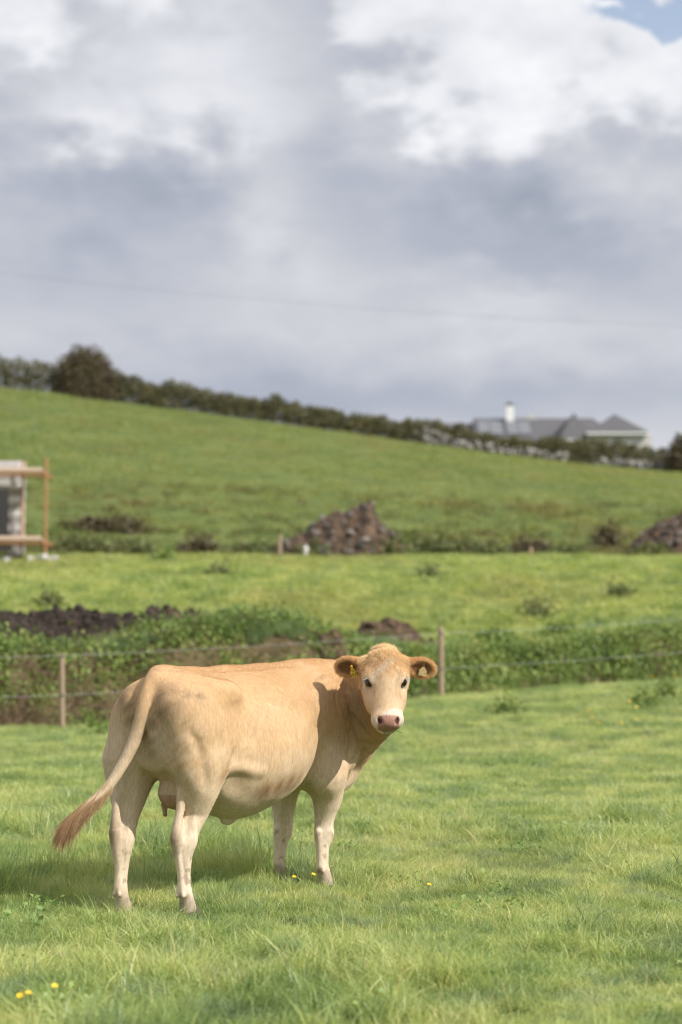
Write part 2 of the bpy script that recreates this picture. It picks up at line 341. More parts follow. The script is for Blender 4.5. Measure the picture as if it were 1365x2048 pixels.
def build_grass():
    rng = np.random.default_rng(3); rnd = random.Random(5)
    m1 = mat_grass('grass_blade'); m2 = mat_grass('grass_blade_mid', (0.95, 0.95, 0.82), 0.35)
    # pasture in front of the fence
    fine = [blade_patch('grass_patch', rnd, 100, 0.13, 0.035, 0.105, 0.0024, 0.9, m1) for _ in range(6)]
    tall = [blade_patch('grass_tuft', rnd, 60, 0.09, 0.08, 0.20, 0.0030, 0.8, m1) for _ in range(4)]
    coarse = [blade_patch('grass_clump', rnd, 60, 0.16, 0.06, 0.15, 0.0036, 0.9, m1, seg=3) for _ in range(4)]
    P = wedge_points(rng, 5.6, 37, lambda y: np.interp(y, [5.6, 14, 20, 37], [150, 130, 75, 45]))
    s = (P[:, 0] - FA[0]) * FN[0] + (P[:, 1] - FA[1]) * FN[1]; P = P[s < 1.15]
    n = len(P); z = ground_z(P[:, 0], P[:, 1]) - 0.004
    long_ = fbm(P[:, 0] / 1.1, P[:, 1] / 0.8, 61) + 0.5 * fbm(P[:, 0] / 0.35, P[:, 1] / 0.35, 63)
    near_leg = np.min([np.hypot(P[:, 0] - a, P[:, 1] - b) for a, b in ((-1.26, 10.6), (-0.88, 10.62), (-0.12, 11.72), (-0.36, 11.95))], 0)
    idx = rng.integers(0, 6, n); k = (long_ > 0.10) & (rng.random(n) < 0.4); idx[k] = 6 + rng.integers(0, 4, k.sum())
    k = (P[:, 1] > 17) & (rng.random(n) < 0.75); idx[k] = 10 + rng.integers(0, 4, k.sum())
    sc = rng.uniform(0.75, 1.2, n) * (1 + 0.9 * np.clip(long_, -0.35, 0.5)); hz = sc * np.where(near_leg < 0.12, 0.8, 1.0) * (1 + 0.55 * sm(P[:, 1], 10.7, 11.3) * (1 - sm(P[:, 1], 13, 17)) * (1 - sm(P[:, 0], -0.4, 0.3)) + 0.5 * (1 - sm(P[:, 0], -1.9, -1.45)) * (1 - sm(P[:, 1], 12, 16)))
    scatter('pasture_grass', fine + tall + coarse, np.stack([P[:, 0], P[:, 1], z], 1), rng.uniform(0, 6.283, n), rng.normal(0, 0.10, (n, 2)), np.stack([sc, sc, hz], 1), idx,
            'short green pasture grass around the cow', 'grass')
    # the field beyond the bank and the hill pasture: coarser clumps
    far = [blade_patch('far_clump', rnd, 46, 0.30, 0.10, 0.30, 0.010, 0.8, m2, seg=3) for _ in range(5)]
    P = wedge_points(rng, 34, 61, lambda y: np.interp(y, [34, 61], [20, 13]), 3.0)
    s = (P[:, 0] - FA[0]) * FN[0] + (P[:, 1] - FA[1]) * FN[1]; P = P[s > 2.3]; n = len(P)
    lg = fbm(P[:, 0] / 2.3, P[:, 1] / 2.3, 71); sc = rng.uniform(0.6, 1.1, n) * (1 + 1.2 * np.clip(lg, -0.3, 0.5))
    scatter('meadow_grass', far, np.stack([P[:, 0], P[:, 1], ground_z(P[:, 0], P[:, 1]) - 0.01], 1), rng.uniform(0, 6.283, n), rng.normal(0, 0.1, (n, 2)), np.stack([sc * 1.2, sc * 1.2, sc * 0.8], 1), rng.integers(0, 5, n),
            'yellow green meadow grass beyond the bank', 'grass')
    # low broad-leaved herbs among the grass: clover, plantain
    mh = mat_leaf('herb_leaf', [(0.0, (0.16, 0.26, 0.08)), (0.5, (0.25, 0.37, 0.11)), (0.9, (0.36, 0.45, 0.16)), (1.0, (0.45, 0.40, 0.20))], 0.35)
    herbs = []
    for _ in range(4):
        q = np.array([(rnd.gauss(0, 0.06), rnd.gauss(0, 0.06), abs(rnd.gauss(0.03, 0.025))) for _ in range(34)])
        me = leaf_mesh('herb', q, 0.024 * rng.uniform(0.5, 1.6, 34), rng, np.tile([0, -0.2, 0.8], (34, 1)), 0.45); me.materials.append(mh); herbs.append(me)
    P = wedge_points(rng, 5.8, 31, lambda y: 5); s = (P[:, 0] - FA[0]) * FN[0] + (P[:, 1] - FA[1]) * FN[1]
    k = (s < 0.3) & (fbm(P[:, 0] / 0.9, P[:, 1] / 0.7, 131) > 0.05); P = P[k]; n = len(P); sc = rng.uniform(0.7, 1.3, n)
    scatter('pasture_herbs', herbs, np.stack([P[:, 0], P[:, 1], ground_z(P[:, 0], P[:, 1]) + 0.02], 1), rng.uniform(0, 6.283, n), rng.normal(0, 0.1, (n, 2)), np.stack([sc, sc, sc], 1), rng.integers(0, 4, n), 'clover and broad leaved herbs among the grass', 'herbs')
    # pale flowering stems above the sward
    m4 = mat_grass('seed_stem', (1.35, 1.1, 1.3), 0.9)
    stalk = [blade_patch('seed_stalk', rnd, 5, 0.10, 0.16, 0.32, 0.0020, 0.6, m4, seg=4, straw=0.5) for _ in range(4)]
    P = wedge_points(rng, 5.8, 31, lambda y: 3.2); s = (P[:, 0] - FA[0]) * FN[0] + (P[:, 1] - FA[1]) * FN[1]; P = P[s < 0.3]; n = len(P); sc = rng.uniform(0.6, 1.1, n)
    scatter('seed_stalks', stalk, np.stack([P[:, 0], P[:, 1], ground_z(P[:, 0], P[:, 1])], 1), rng.uniform(0, 6.283, n), rng.normal(0, 0.15, (n, 2)), np.stack([sc, sc, sc], 1), rng.integers(0, 4, n), 'pale dry grass stalks standing in the pasture', 'grass')
    m5 = mat_grass('rough_grass_blade', (0.42, 0.37, 0.30), 0.6)
    rough = [blade_patch('rough_clump', rnd, 40, 0.35, 0.15, 0.5, 0.014, 0.8, m5, seg=3) for _ in range(4)]
    P = wedge_points(rng, 59.3, 80, lambda y: 9 if y < 63 else (4 if y < 68 else 1.6), 4.0); k = rng.random(len(P)) < np.clip(0.5 + 1.8 * fbm(P[:, 0] / 2.5, P[:, 1] / 1.5, 123), 0, 1); P = P[k]; n = len(P); sc = rng.uniform(0.6, 1.2, n)
    scatter('rough_grass', rough, np.stack([P[:, 0], P[:, 1], ground_z(P[:, 0], P[:, 1]) - 0.02], 1), rng.uniform(0, 6.283, n), rng.normal(0, 0.1, (n, 2)), np.stack([sc, sc, sc], 1), rng.integers(0, 4, n), 'dark rough grass along the foot of the hill', 'grass')
    m3 = mat_grass('grass_blade_hill', (0.70, 0.68, 0.53), 0.7)
    hill = [blade_patch('hill_clump', rnd, 40, 0.6, 0.08, 0.24, 0.020, 0.8, m3, seg=3) for _ in range(4)]
    P = wedge_points(rng, 62, 124, lambda y: 3.2, 6.0); n = len(P); lg = fbm(P[:, 0] / 5, P[:, 1] / 7, 81); sc = rng.uniform(0.6, 1.2, n) * (1 + 1.0 * np.clip(lg, -0.3, 0.6))
    scatter('hill_grass', hill, np.stack([P[:, 0], P[:, 1], ground_z(P[:, 0], P[:, 1]) - 0.02], 1), rng.uniform(0, 6.283, n), rng.normal(0, 0.1, (n, 2)), np.stack([sc, sc, sc * 0.7], 1), rng.integers(0, 4, n),
            'rough green grass covering the hillside', 'grass')
# ------------------------------------------------------------------ cow
# The cow is one continuous skin polygonised from a signed distance field.
# cow frame: X towards the withers, Y to its left, Z up, origin on the ground between the hind feet
import openvdb
class Field:
    def __init__(s, lo, hi, h):
        s.lo = np.array(lo, np.float32); s.h = h
        s.n = np.ceil((np.array(hi) - s.lo) / h).astype(int) + 1
        s.d = np.full(s.n, 0.2, np.float32)
    def box(s, lo, hi):
        a = np.clip(np.floor((np.array(lo) - s.lo) / s.h).astype(int), 0, s.n - 1)
        b = np.clip(np.ceil((np.array(hi) - s.lo) / s.h).astype(int) + 1, 1, s.n)
        ax = [(s.lo[i] + s.h * np.arange(a[i], b[i], dtype=np.float32)) for i in range(3)]
        X = ax[0][:, None, None]; Y = ax[1][None, :, None]; Z = ax[2][None, None, :]
        return (slice(a[0], b[0]), slice(a[1], b[1]), slice(a[2], b[2])), X, Y, Z
    def add(s, lo, hi, fn, k=0.03):
        pad = k + 0.03
        sl, X, Y, Z = s.box(np.array(lo) - pad, np.array(hi) + pad)
        b = np.asarray(fn(X, Y, Z), np.float32); a = s.d[sl]
        hh = np.clip(0.5 + 0.5 * (a - b) / k, 0, 1)
        s.d[sl] = a + (b - a) * hh - k * hh * (1 - hh)
    def cut(s, lo, hi, fn, k=0.02):
        pad = k + 0.03
        sl, X, Y, Z = s.box(np.array(lo) - pad, np.array(hi) + pad)
        b = -np.asarray(fn(X, Y, Z), np.float32); a = s.d[sl]
        hh = np.clip(0.5 - 0.5 * (a - b) / k, 0, 1)
        s.d[sl] = a + (b - a) * hh + k * hh * (1 - hh)
    def warp(s, lo, hi, fn):                     # add a signed displacement near the surface
        sl, X, Y, Z = s.box(lo, hi)
        a = s.d[sl]; s.d[sl] = a + fn(X, Y, Z).astype(np.float32)
    def cone(s, p, q, r1, r2, k=0.03, cut=False):
        p = np.array(p, float); q = np.array(q, float); v = q - p; L2 = float(v @ v)
        def fn(X, Y, Z):
            dx, dy, dz = X - p[0], Y - p[1], Z - p[2]
            t = np.clip((dx * v[0] + dy * v[1] + dz * v[2]) / L2, 0, 1)
            return np.sqrt((dx - t * v[0])**2 + (dy - t * v[1])**2 + (dz - t * v[2])**2) - (r1 + (r2 - r1) * t)
        m = max(r1, r2)
        (s.cut if cut else s.add)(np.minimum(p, q) - m, np.maximum(p, q) + m, fn, k)
    def chain(s, pts, k=0.03, k0=None, sub=7):   # a smooth tapering limb through (x, y, z, radius) points
        P = np.array(pts, float)
        if len(P) > 2:
            t = np.arange(len(P)); tt = np.linspace(0, len(P) - 1, (len(P) - 1) * sub + 1)
            P = np.stack([catmull(t, P[:, i], tt) for i in range(4)], 1)
        def fn(X, Y, Z):
            best = None
            for i in range(len(P) - 1):
                p, v = P[i, :3], P[i + 1, :3] - P[i, :3]
                dx, dy, dz = X - p[0], Y - p[1], Z - p[2]
                t = np.clip((dx * v[0] + dy * v[1] + dz * v[2]) / (v @ v), 0, 1)
                d = np.sqrt((dx - t * v[0])**2 + (dy - t * v[1])**2 + (dz - t * v[2])**2) - (P[i, 3] + (P[i + 1, 3] - P[i, 3]) * t)
                best = d if best is None else np.minimum(best, d)
            return best
        m = P[:, 3].max(); s.add(P[:, :3].min(0) - m, P[:, :3].max(0) + m, fn, k0 or k)
    def ell(s, c, r, k=0.03, R=None, cut=False):  # ellipsoid; R columns = its axes
        c = np.array(c, float); r = np.array(r, float)
        R = np.eye(3) if R is None else np.array(R, float)
        def fn(X, Y, Z):
            dx, dy, dz = X - c[0], Y - c[1], Z - c[2]
            e = [(dx * R[0, i] + dy * R[1, i] + dz * R[2, i]) for i in range(3)]
            k0 = np.sqrt((e[0] / r[0])**2 + (e[1] / r[1])**2 + (e[2] / r[2])**2)
            k1 = np.sqrt((e[0] / r[0]**2)**2 + (e[1] / r[1]**2)**2 + (e[2] / r[2]**2)**2) + 1e-6
            return k0 * (k0 - 1) / k1
        ext = np.sqrt(((R * r[None, :])**2).sum(1))
        (s.cut if cut else s.add)(c - ext, c + ext, fn, k)

def catmull(xs, ys, x):
    xs = np.array(xs, float); ys = np.array(ys, float)
    m = np.gradient(ys, xs)
    i = np.clip(np.searchsorted(xs, x) - 1, 0, len(xs) - 2)
    h = xs[i + 1] - xs[i]; t = np.clip((x - xs[i]) / h, 0, 1)
    return ((2*t**3 - 3*t**2 + 1) * ys[i] + (t**3 - 2*t**2 + t) * h * m[i]
            + (-2*t**3 + 3*t**2) * ys[i + 1] + (t**3 - t**2) * h * m[i + 1])

COW_O = np.array([-1.078, 10.56, 0.0]); COW_YAW = R(55)
cf = np.array([math.cos(COW_YAW), math.sin(COW_YAW), 0]); cl = np.array([-cf[1], cf[0], 0])
def w2c(v):                                       # world direction -> cow frame
    v = np.array(v, float); return np.array([v @ cf, v @ cl, v[2]])
HEAD = np.array([1.315, -0.723, 1.487])            # top of the forehead, in the cow frame
HYAW, HTILT = R(4.5), R(64)                       # where the face looks
hfwd = np.array([math.sin(HYAW), -math.cos(HYAW), 0])
ha = w2c(hfwd * math.cos(HTILT) + np.array([0, 0, -math.sin(HTILT)]))   # poll -> muzzle
hb = w2c(np.array([math.cos(HYAW), math.sin(HYAW), 0]))                 # across, the head's left
hc = np.cross(ha, hb); hc = hc if hc @ w2c(hfwd) > 0 else -hc             # out of the face
HR = np.stack([ha, hb, hc], 1)
HSC = 0.915
def hp(a, b, c): return HEAD + ha * a * HSC + hb * b + hc * c
def earR(sgn):                                   # ear axes: along, up, out of the cup
    e = hb * sgn * 0.97 + np.array([0, 0, -0.14]) - (hc * 0.10 if sgn > 0 else w2c(hfwd) * 0.62); e /= np.linalg.norm(e)
    fw = w2c(hfwd) + np.array([0, 0, -0.15]) ; fw = fw + hb * sgn * 0.10
    n = fw - e * (fw @ e); n /= np.linalg.norm(n)
    return e, np.cross(n, e) * (1 if np.cross(n, e)[2] > 0 else -1), n

def smooth01(x, a, b):
    t = np.clip((x - a) / (b - a), 0, 1); return t * t * (3 - 2 * t)

def cow_field():
    Fd = Field((-0.62, -1.02, -0.02), (2.34, 0.62, 1.62), 0.0066)
    # --- trunk: cross-sections along X
    S = np.array([  # X    top    bottom  half-width  z of widest
        (-0.125, 1.20, 0.98, 0.06), (-0.085, 1.31, 0.86, 0.16), (0.0, 1.372, 0.80, 0.235), (0.12, 1.395, 0.74, 0.275), (0.28, 1.385, 0.66, 0.30),
        (0.48, 1.378, 0.545, 0.315), (0.70, 1.385, 0.495, 0.355), (0.95, 1.392, 0.555, 0.355), (1.20, 1.402, 0.62, 0.305),
        (1.42, 1.405, 0.615, 0.275), (1.60, 1.385, 0.62, 0.25), (1.76, 1.32, 0.63, 0.205), (1.90, 1.22, 0.66, 0.14), (1.97, 1.10, 0.75, 0.07)])
    yc = lambda X: 0.06 - 0.04 * smooth01(X, 0.1, 0.8)
    def trunk(X, Y, Z):
        x = X.ravel()
        top, bot, hw = (catmull(S[:, 0], S[:, i], x)[:, None, None] for i in (1, 2, 3))
        zc = bot + (top - bot) * 0.50
        hh = np.where(Z > zc, top - zc, zc - bot)
        p = np.where(Z > zc, 2.25, 2.0)
        up = np.clip((Z - zc) / hh, 0, 1)
        w = hw * (1 - 0.13 * up**2)                 # a little narrower over the loin
        q = (np.abs(Y + yc(X)) / w)**p + (np.abs(Z - zc) / hh)**p
        d = (q**(1 / p) - 1) * np.minimum(w, hh)
        return d + np.maximum(0, -0.115 - X) + np.maximum(0, X - 1.95)
    Fd.add((-0.17, -0.42, 0.45), (1.97, 0.42, 1.45), trunk, 0.02)
    # rounded barrel, hips, pins, spine
    Fd.ell((0.76, -0.02, 0.89), (0.50, 0.378, 0.345), 0.08)
    for s in (-1, 1):
        y0 = -0.055
        Fd.cone((0.22, y0 + s * 0.20, 1.255), (0.38, y0 + s * 0.205, 1.25), 0.075, 0.065, 0.08)         # hook bone
        Fd.ell((-0.075, y0 + s * 0.125, 1.205), (0.045, 0.05, 0.055), 0.06)     # pin bone
        Fd.ell((0.03, y0 + s * 0.16, 1.14), (0.16, 0.13, 0.17), 0.08)
        # thigh mass
        dx = 0.05 if s < 0 else -0.06
        dy = 0.0 if s < 0 else 0.045
        Fd.ell((0.11 + dx * 0.3, y0 + s * 0.195 + dy, 0.98), (0.185, 0.118, 0.30), 0.07)
        Fd.ell((0.0 + dx * 0.4, y0 + s * 0.165 + dy, 1.0), (0.10, 0.115, 0.22), 0.05)      # hamstrings
        Fd.ell((0.16 + dx * 0.5, y0 + s * 0.215 + dy, 0.92), (0.125, 0.085, 0.23), 0.06)      # quadriceps
        y0 = -0.02
        # shoulder
        Fd.ell((1.37, y0 + s * 0.222, 1.06), (0.175, 0.085, 0.27), 0.06)
        Fd.ell((1.60, y0 + s * 0.185, 0.88), (0.14, 0.11, 0.16), 0.07)
        Fd.ell((1.36, y0 + s * 0.215, 0.775), (0.15, 0.10, 0.18), 0.05)
    Fd.chain([(0.02, -0.02, 1.372, 0.035), (0.25, -0.02, 1.352, 0.04), (0.6, -0.02, 1.352, 0.04), (1.0, -0.02, 1.36, 0.04), (1.42, -0.02, 1.352, 0.05)], 0.05)
    # brisket
    Fd.ell((1.72, -0.04, 0.72), (0.19, 0.135, 0.15), 0.08)
    # --- hind legs  (left one set back, right one forward)
    Fd.chain([(0.03, 0.20, 0.86, 0.150), (0.015, 0.185, 0.68, 0.108), (-0.015, 0.170, 0.565, 0.074), (-0.045, 0.165, 0.47, 0.062), (-0.055, 0.165, 0.40, 0.060), (-0.058, 0.163, 0.31, 0.042), (-0.062, 0.162, 0.22, 0.033), (-0.066, 0.16, 0.145, 0.036), (-0.058, 0.16, 0.085, 0.041), (-0.045, 0.16, 0.03, 0.050)], 0.06)
    Fd.chain([(-0.075, 0.172, 0.74, 0.035), (-0.105, 0.168, 0.60, 0.026), (-0.122, 0.165, 0.50, 0.029), (-0.120, 0.165, 0.455, 0.032), (-0.104, 0.164, 0.37, 0.028), (-0.088, 0.162, 0.27, 0.019), (-0.09, 0.16, 0.16, 0.022)], 0.030)
    Fd.ell((-0.035, 0.165, 0.44), (0.05, 0.058, 0.06), 0.03)
    Fd.chain([(0.15, -0.225, 0.87, 0.135), (0.15, -0.212, 0.70, 0.113), (0.150, -0.195, 0.59, 0.080), (0.110, -0.185, 0.50, 0.066), (0.080, -0.18, 0.42, 0.061), (0.082, -0.178, 0.33, 0.044), (0.090, -0.176, 0.22, 0.032), (0.097, -0.175, 0.145, 0.037), (0.112, -0.175, 0.085, 0.042), (0.125, -0.175, 0.03, 0.050)], 0.06)
    Fd.chain([(0.06, -0.19, 0.72, 0.035), (0.025, -0.187, 0.58, 0.026), (0.006, -0.182, 0.475, 0.030), (0.008, -0.18, 0.43, 0.033), (0.030, -0.179, 0.35, 0.027), (0.055, -0.177, 0.25, 0.019), (0.066, -0.175, 0.15, 0.022)], 0.030)
    Fd.ell((0.10, -0.18, 0.43), (0.05, 0.058, 0.06), 0.03)
    # --- front legs
    Fd.chain([(1.43, -0.20, 0.72, 0.130), (1.47, -0.180, 0.58, 0.095), (1.48, -0.155, 0.45, 0.064), (1.478, -0.145, 0.345, 0.056), (1.472, -0.145, 0.27, 0.043), (1.475, -0.145, 0.17, 0.035), (1.485, -0.145, 0.10, 0.041), (1.505, -0.145, 0.03, 0.052)], 0.07)
    Fd.ell((1.495, -0.148, 0.34), (0.052, 0.050, 0.058), 0.03)
    Fd.chain([(1.42, -0.148, 0.36, 0.02), (1.437, -0.146, 0.25, 0.016), (1.445, -0.145, 0.14, 0.02)], 0.025)
    Fd.chain([(1.50, 0.17, 0.72, 0.12), (1.505, 0.185, 0.56, 0.088), (1.515, 0.195, 0.43, 0.064), (1.513, 0.20, 0.335, 0.056), (1.497, 0.20, 0.26, 0.042), (1.487, 0.20, 0.17, 0.035), (1.49, 0.20, 0.10, 0.041), (1.505, 0.20, 0.03, 0.052)], 0.07)
    Fd.ell((1.53, 0.20, 0.335), (0.052, 0.050, 0.058), 0.03)
    Fd.chain([(1.455, 0.20, 0.35, 0.02), (1.455, 0.20, 0.25, 0.016), (1.455, 0.20, 0.14, 0.02)], 0.025)
    # --- udder, teats, navel flap
    Fd.ell((0.20, -0.03, 0.685), (0.14, 0.085, 0.10), 0.05)
    for x, y in ((0.15, 0.03), (0.16, -0.07), (0.28, 0.03), (0.28, -0.07)):
        Fd.cone((x, y, 0.615), (x + 0.01, y, 0.555), 0.017, 0.012, 0.02)
    Fd.ell((0.66, -0.03, 0.490), (0.055, 0.03, 0.03), 0.03)
    # flank fold: the web of skin between stifle and belly
    Fd.chain([(0.20, -0.29, 0.92, 0.04), (0.29, -0.30, 0.845, 0.032), (0.40, -0.315, 0.815, 0.026), (0.56, -0.345, 0.80, 0.02)], 0.05)
    Fd.chain([(0.32, 0.27, 0.96, 0.04), (0.41, 0.27, 0.86, 0.03), (0.50, 0.275, 0.805, 0.025), (0.66, 0.295, 0.79, 0.02)], 0.05)
    for sy in (-1, 1):                            # hollow under the fold, in front of the stifle
        Fd.ell((0.375, -0.02 + sy * 0.365, 0.625), (0.12, 0.13, 0.185), 0.05, cut=True)
    # --- neck, bent round to the right
    occ = hp(0.03, 0, -0.17)
    Fd.chain([(1.34, -0.02, 1.275, 0.11), (1.56, -0.05, 1.30, 0.105), (1.70, -0.20, 1.325, 0.10), (1.64, -0.42, 1.35, 0.10), (occ[0], occ[1], occ[2] - .03, 0.09)], 0.10)
    Fd.chain([(1.50, -0.03, 1.10, 0.20), (1.70, -0.10, 1.12, 0.185), (1.76, -0.28, 1.17, 0.155), (1.66, -0.46, 1.22, 0.135), tuple(hp(0.10, 0, -0.20)) + (0.11,)], 0.10)
    Fd.chain([(1.62, -0.05, 0.86, 0.17), (1.78, -0.14, 0.90, 0.14), (1.745, -0.30, 1.0, 0.115), (1.655, -0.48, 1.09, 0.10), tuple(hp(0.20, 0, -0.25)) + (0.085,)], 0.09)
    Fd.chain([(1.68, -0.06, 0.70, 0.09), (1.80, -0.16, 0.79, 0.055), (1.79, -0.31, 0.92, 0.045), (1.68, -0.47, 1.03, 0.05), tuple(hp(0.27, 0, -0.24)) + (0.05,)], 0.07)
    # --- head
    E = lambda a, b, c, r, k, cut=False: Fd.ell(hp(a, b, c), r, k, HR, cut)
    E(0.125, 0, -0.105, (0.150, 0.121, 0.115), 0.05)
    E(0.025, 0, -0.055, (0.075, 0.080, 0.068), 0.07)
    E(0.15, 0, -0.06, (0.12, 0.112, 0.062), 0.04)
    for s in (-1, 1):
        E(0.165, s * 0.095, -0.055, (0.058, 0.036, 0.048), 0.035)               # brow and orbit
        E(0.235, s * 0.080, -0.125, (0.12, 0.048, 0.085), 0.05)               # cheek
        Fd.cone(hp(0.17, s * 0.062, -0.19), hp(0.40, s * 0.038, -0.125), 0.068, 0.045, 0.05)
        E(0.04, s * 0.108, -0.085, (0.045, 0.04, 0.04), 0.04)                  # ear root
    Fd.cone(hp(0.14, 0, -0.075), hp(0.43, 0, -0.066), 0.076, 0.060, 0.04)
    for s in (-1, 1):
        Fd.cone(hp(0.235, s * 0.088, -0.085), hp(0.33, s * 0.068, -0.092), 0.022, 0.016, 0.03)   # facial crest
        Fd.ell(hp(0.265, s * 0.100, -0.050), (0.05, 0.026, 0.030), 0.03, HR, True)               # hollow under the eye
    for s in (-1, 1):
        Fd.cone(hp(0.26, s * 0.045, -0.085), hp(0.44, s * 0.040, -0.075), 0.055, 0.052, 0.03)
    E(0.465, 0, -0.070, (0.060, 0.092, 0.070), 0.035)
    E(0.475, 0, -0.045, (0.048, 0.070, 0.045), 0.02)
    E(0.470, 0, -0.138, (0.052, 0.066, 0.038), 0.02)                            # lower lip and chin
    # ears
    for s in (-1, 1):
        e, u, n = earR(s); RE = np.stack([e, u, n], 1); b0 = hp(0.045, s * 0.118, -0.095)
        Fd.cone(b0, b0 + e * 0.06, 0.034, 0.036, 0.03)
        Fd.ell(b0 + e * 0.112 + u * 0.0, (0.090, 0.060, 0.032), 0.025, RE)
        Fd.ell(b0 + e * 0.118 + n * 0.030 - u * 0.004, (0.077, 0.049, 0.034), 0.012, RE, True)
        Fd.cone(b0 + n * 0.02, b0 + e * 0.06 + n * 0.032, 0.014, 0.02, 0.02, True)
    # nostrils, mouth line, eye sockets
    for s in (-1, 1):
        q = hp(0.522, s * 0.052, -0.055)
        RN = np.stack([hb * s * 0.75 + hc * 0.66, ha, np.cross(hb * s * 0.75 + hc * 0.66, ha)], 1)
        Fd.ell(hp(0.480, s * 0.056, -0.012), (0.015, 0.011, 0.022), 0.008, HR, True)
        Fd.ell(hp(0.495, s * 0.047, -0.014), (0.016, 0.012, 0.022), 0.008, HR, True)
        Fd.ell(hp(0.20, s * 0.120, -0.036), (0.026, 0.020, 0.017), 0.014, HR, True)
    Fd.ell(hp(0.505, 0, -0.110), (0.05, 0.085, 0.0065), 0.010, HR, True)
    return Fd

def cow_relief(Fd):
    # muscle furrows and folds of skin
    def line(pts, depth, width):
        P = np.array(pts, float); lo = P.min(0) - 0.12; hi = P.max(0) + 0.12
        def fn(X, Y, Z):
            best = None
            for i in range(len(P) - 1):
                v = P[i + 1] - P[i]; dx, dy, dz = X - P[i][0], Y - P[i][1], Z - P[i][2]
                t = np.clip((dx * v[0] + dy * v[1] + dz * v[2]) / (v @ v), 0, 1)
                d2 = (dx - t * v[0])**2 + (dy - t * v[1])**2 + (dz - t * v[2])**2
                # taper towards the ends of the line
                g = (i + t) / (len(P) - 1); e = np.exp(-d2 / (2 * width**2)) * np.sin(np.pi * np.clip(g * 0.86 + 0.07, 0, 1))
                best = e if best is None else np.maximum(best, e)
            return depth * best
        Fd.warp(lo, hi, fn)
    rt = lambda p: [(x, y, z) for x, y, z in p]
    for s in (-1, 1):
        y = lambda v: -0.055 + s * v
        d = 0.02 if s < 0 else -0.01
        line([(-0.085 + d, y(0.20), 1.13), (-0.03 + d, y(0.28), 1.00), (0.01 + d, y(0.30), 0.86), (0.05 + d, y(0.29), 0.74)], 0.018, 0.020)   # between hamstrings and rump
        line([(0.02 + d, y(0.345), 1.20), (0.10 + d, y(0.345), 1.10)], 0.006, 0.03)
        line([(0.12 + d, y(0.32), 1.06), (0.14 + d, y(0.34), 0.92), (0.17 + d, y(0.34), 0.80), (0.14 + d, y(0.30), 0.66)], 0.010, 0.024)
        y = lambda v: -0.02 + s * v
        line([(0.36, y(0.32), 1.22), (0.38, y(0.34), 1.05), (0.40, y(0.345), 0.94)], 0.020, 0.06)                                 # hollow of the flank
        line([(0.36, y(0.33), 0.95), (0.30, y(0.325), 0.875), (0.27, y(0.32), 0.83)], 0.022, 0.016)
        # folds behind the shoulder
        line([(1.16, y(0.31), 1.20), (1.17, y(0.325), 1.00), (1.16, y(0.33), 0.85), (1.16, y(0.31), 0.68)], 0.020, 0.018)
        line([(1.08, y(0.34), 1.10), (1.10, y(0.35), 0.95), (1.09, y(0.345), 0.80)], 0.010, 0.011)
        line([(0.70, y(0.12), 1.365), (0.83, y(0.185), 1.335), (0.87, y(0.28), 1.245), (0.89, y(0.34), 1.14), (0.885, y(0.38), 1.02), (0.88, y(0.397), 0.90), (0.868, y(0.39), 0.79)], 0.010, 0.010)
        line([(0.955, y(0.33), 1.17), (0.955, y(0.375), 1.03), (0.94, y(0.395), 0.90), (0.92, y(0.39), 0.78)], 0.008, 0.009)
        line([(1.30, y(0.20), 1.35), (1.34, y(0.27), 1.18), (1.33, y(0.3), 1.0)], 0.008, 0.03)
        line([(1.18, y(0.30), 0.66), (1.24, y(0.28), 0.60), (1.34, y(0.24), 0.58)], 0.030, 0.028)                                # elbow
        # ribs, just felt
        for j in range(5):
            x0 = 0.66 + j * 0.105
            line([(x0 + .05, y(0.33), 1.18), (x0, y(0.385), 0.98), (x0 - 0.03, y(0.385), 0.80)], 0.0045, 0.020)
    # creases of the neck on the hollow side, and the groove in front of the shoulder
    for pts, dp, wd in (([(1.549, -0.175, 1.35), (1.43, -0.285, 1.246), (1.44, -0.322, 1.122), (1.527, -0.314, 0.993), (1.556, -0.316, 0.867)], 0.020, 0.011),
                        ([(1.56, -0.19, 1.34), (1.54, -0.259, 1.242), (1.551, -0.297, 1.117), (1.596, -0.312, 0.99), (1.631, -0.307, 0.863)], 0.024, 0.011),
                        ([(1.58, -0.23, 1.33), (1.578, -0.29, 1.21), (1.579, -0.324, 1.085), (1.612, -0.331, 0.959), (1.659, -0.315, 0.862)], 0.024, 0.011),
                        ([(1.562, -0.32, 1.299), (1.558, -0.346, 1.18), (1.591, -0.353, 1.054), (1.644, -0.355, 0.927)], 0.026, 0.012),
                        ([(1.504, -0.156, 1.376), (1.40, -0.26, 1.278), (1.375, -0.31, 1.186), (1.40, -0.325, 1.06)], 0.014, 0.011),
                        ([(1.66, -0.335, 0.93), (1.715, -0.269, 0.794), (1.75, -0.21, 0.71), (1.72, -0.174, 0.63)], 0.045, 0.020)):
        line(pts, dp, wd)
    # tendon grooves of the hind legs, dewclaws
    line([(0.045, -0.225, 0.66), (0.060, -0.224, 0.575), (0.048, -0.226, 0.50), (0.040, -0.222, 0.44)], 0.016, 0.011)
    line([(0.020, -0.21, 0.39), (0.036, -0.206, 0.315), (0.055, -0.203, 0.24), (0.066, -0.205, 0.17)], 0.010, 0.008)
    line([(-0.085, 0.125, 0.66), (-0.088, 0.118, 0.55), (-0.092, 0.116, 0.47)], 0.014, 0.011)
    line([(-0.095, 0.125, 0.39), (-0.086, 0.128, 0.29), (-0.086, 0.13, 0.19)], 0.010, 0.008)
    for q in ((-0.106, 0.14, 0.125), (-0.106, 0.18, 0.125), (0.050, -0.20, 0.125), (0.050, -0.155, 0.125), (1.440, -0.165, 0.12), (1.440, -0.125, 0.12)):
        Fd.ell(q, (0.012, 0.009, 0.014), 0.016)
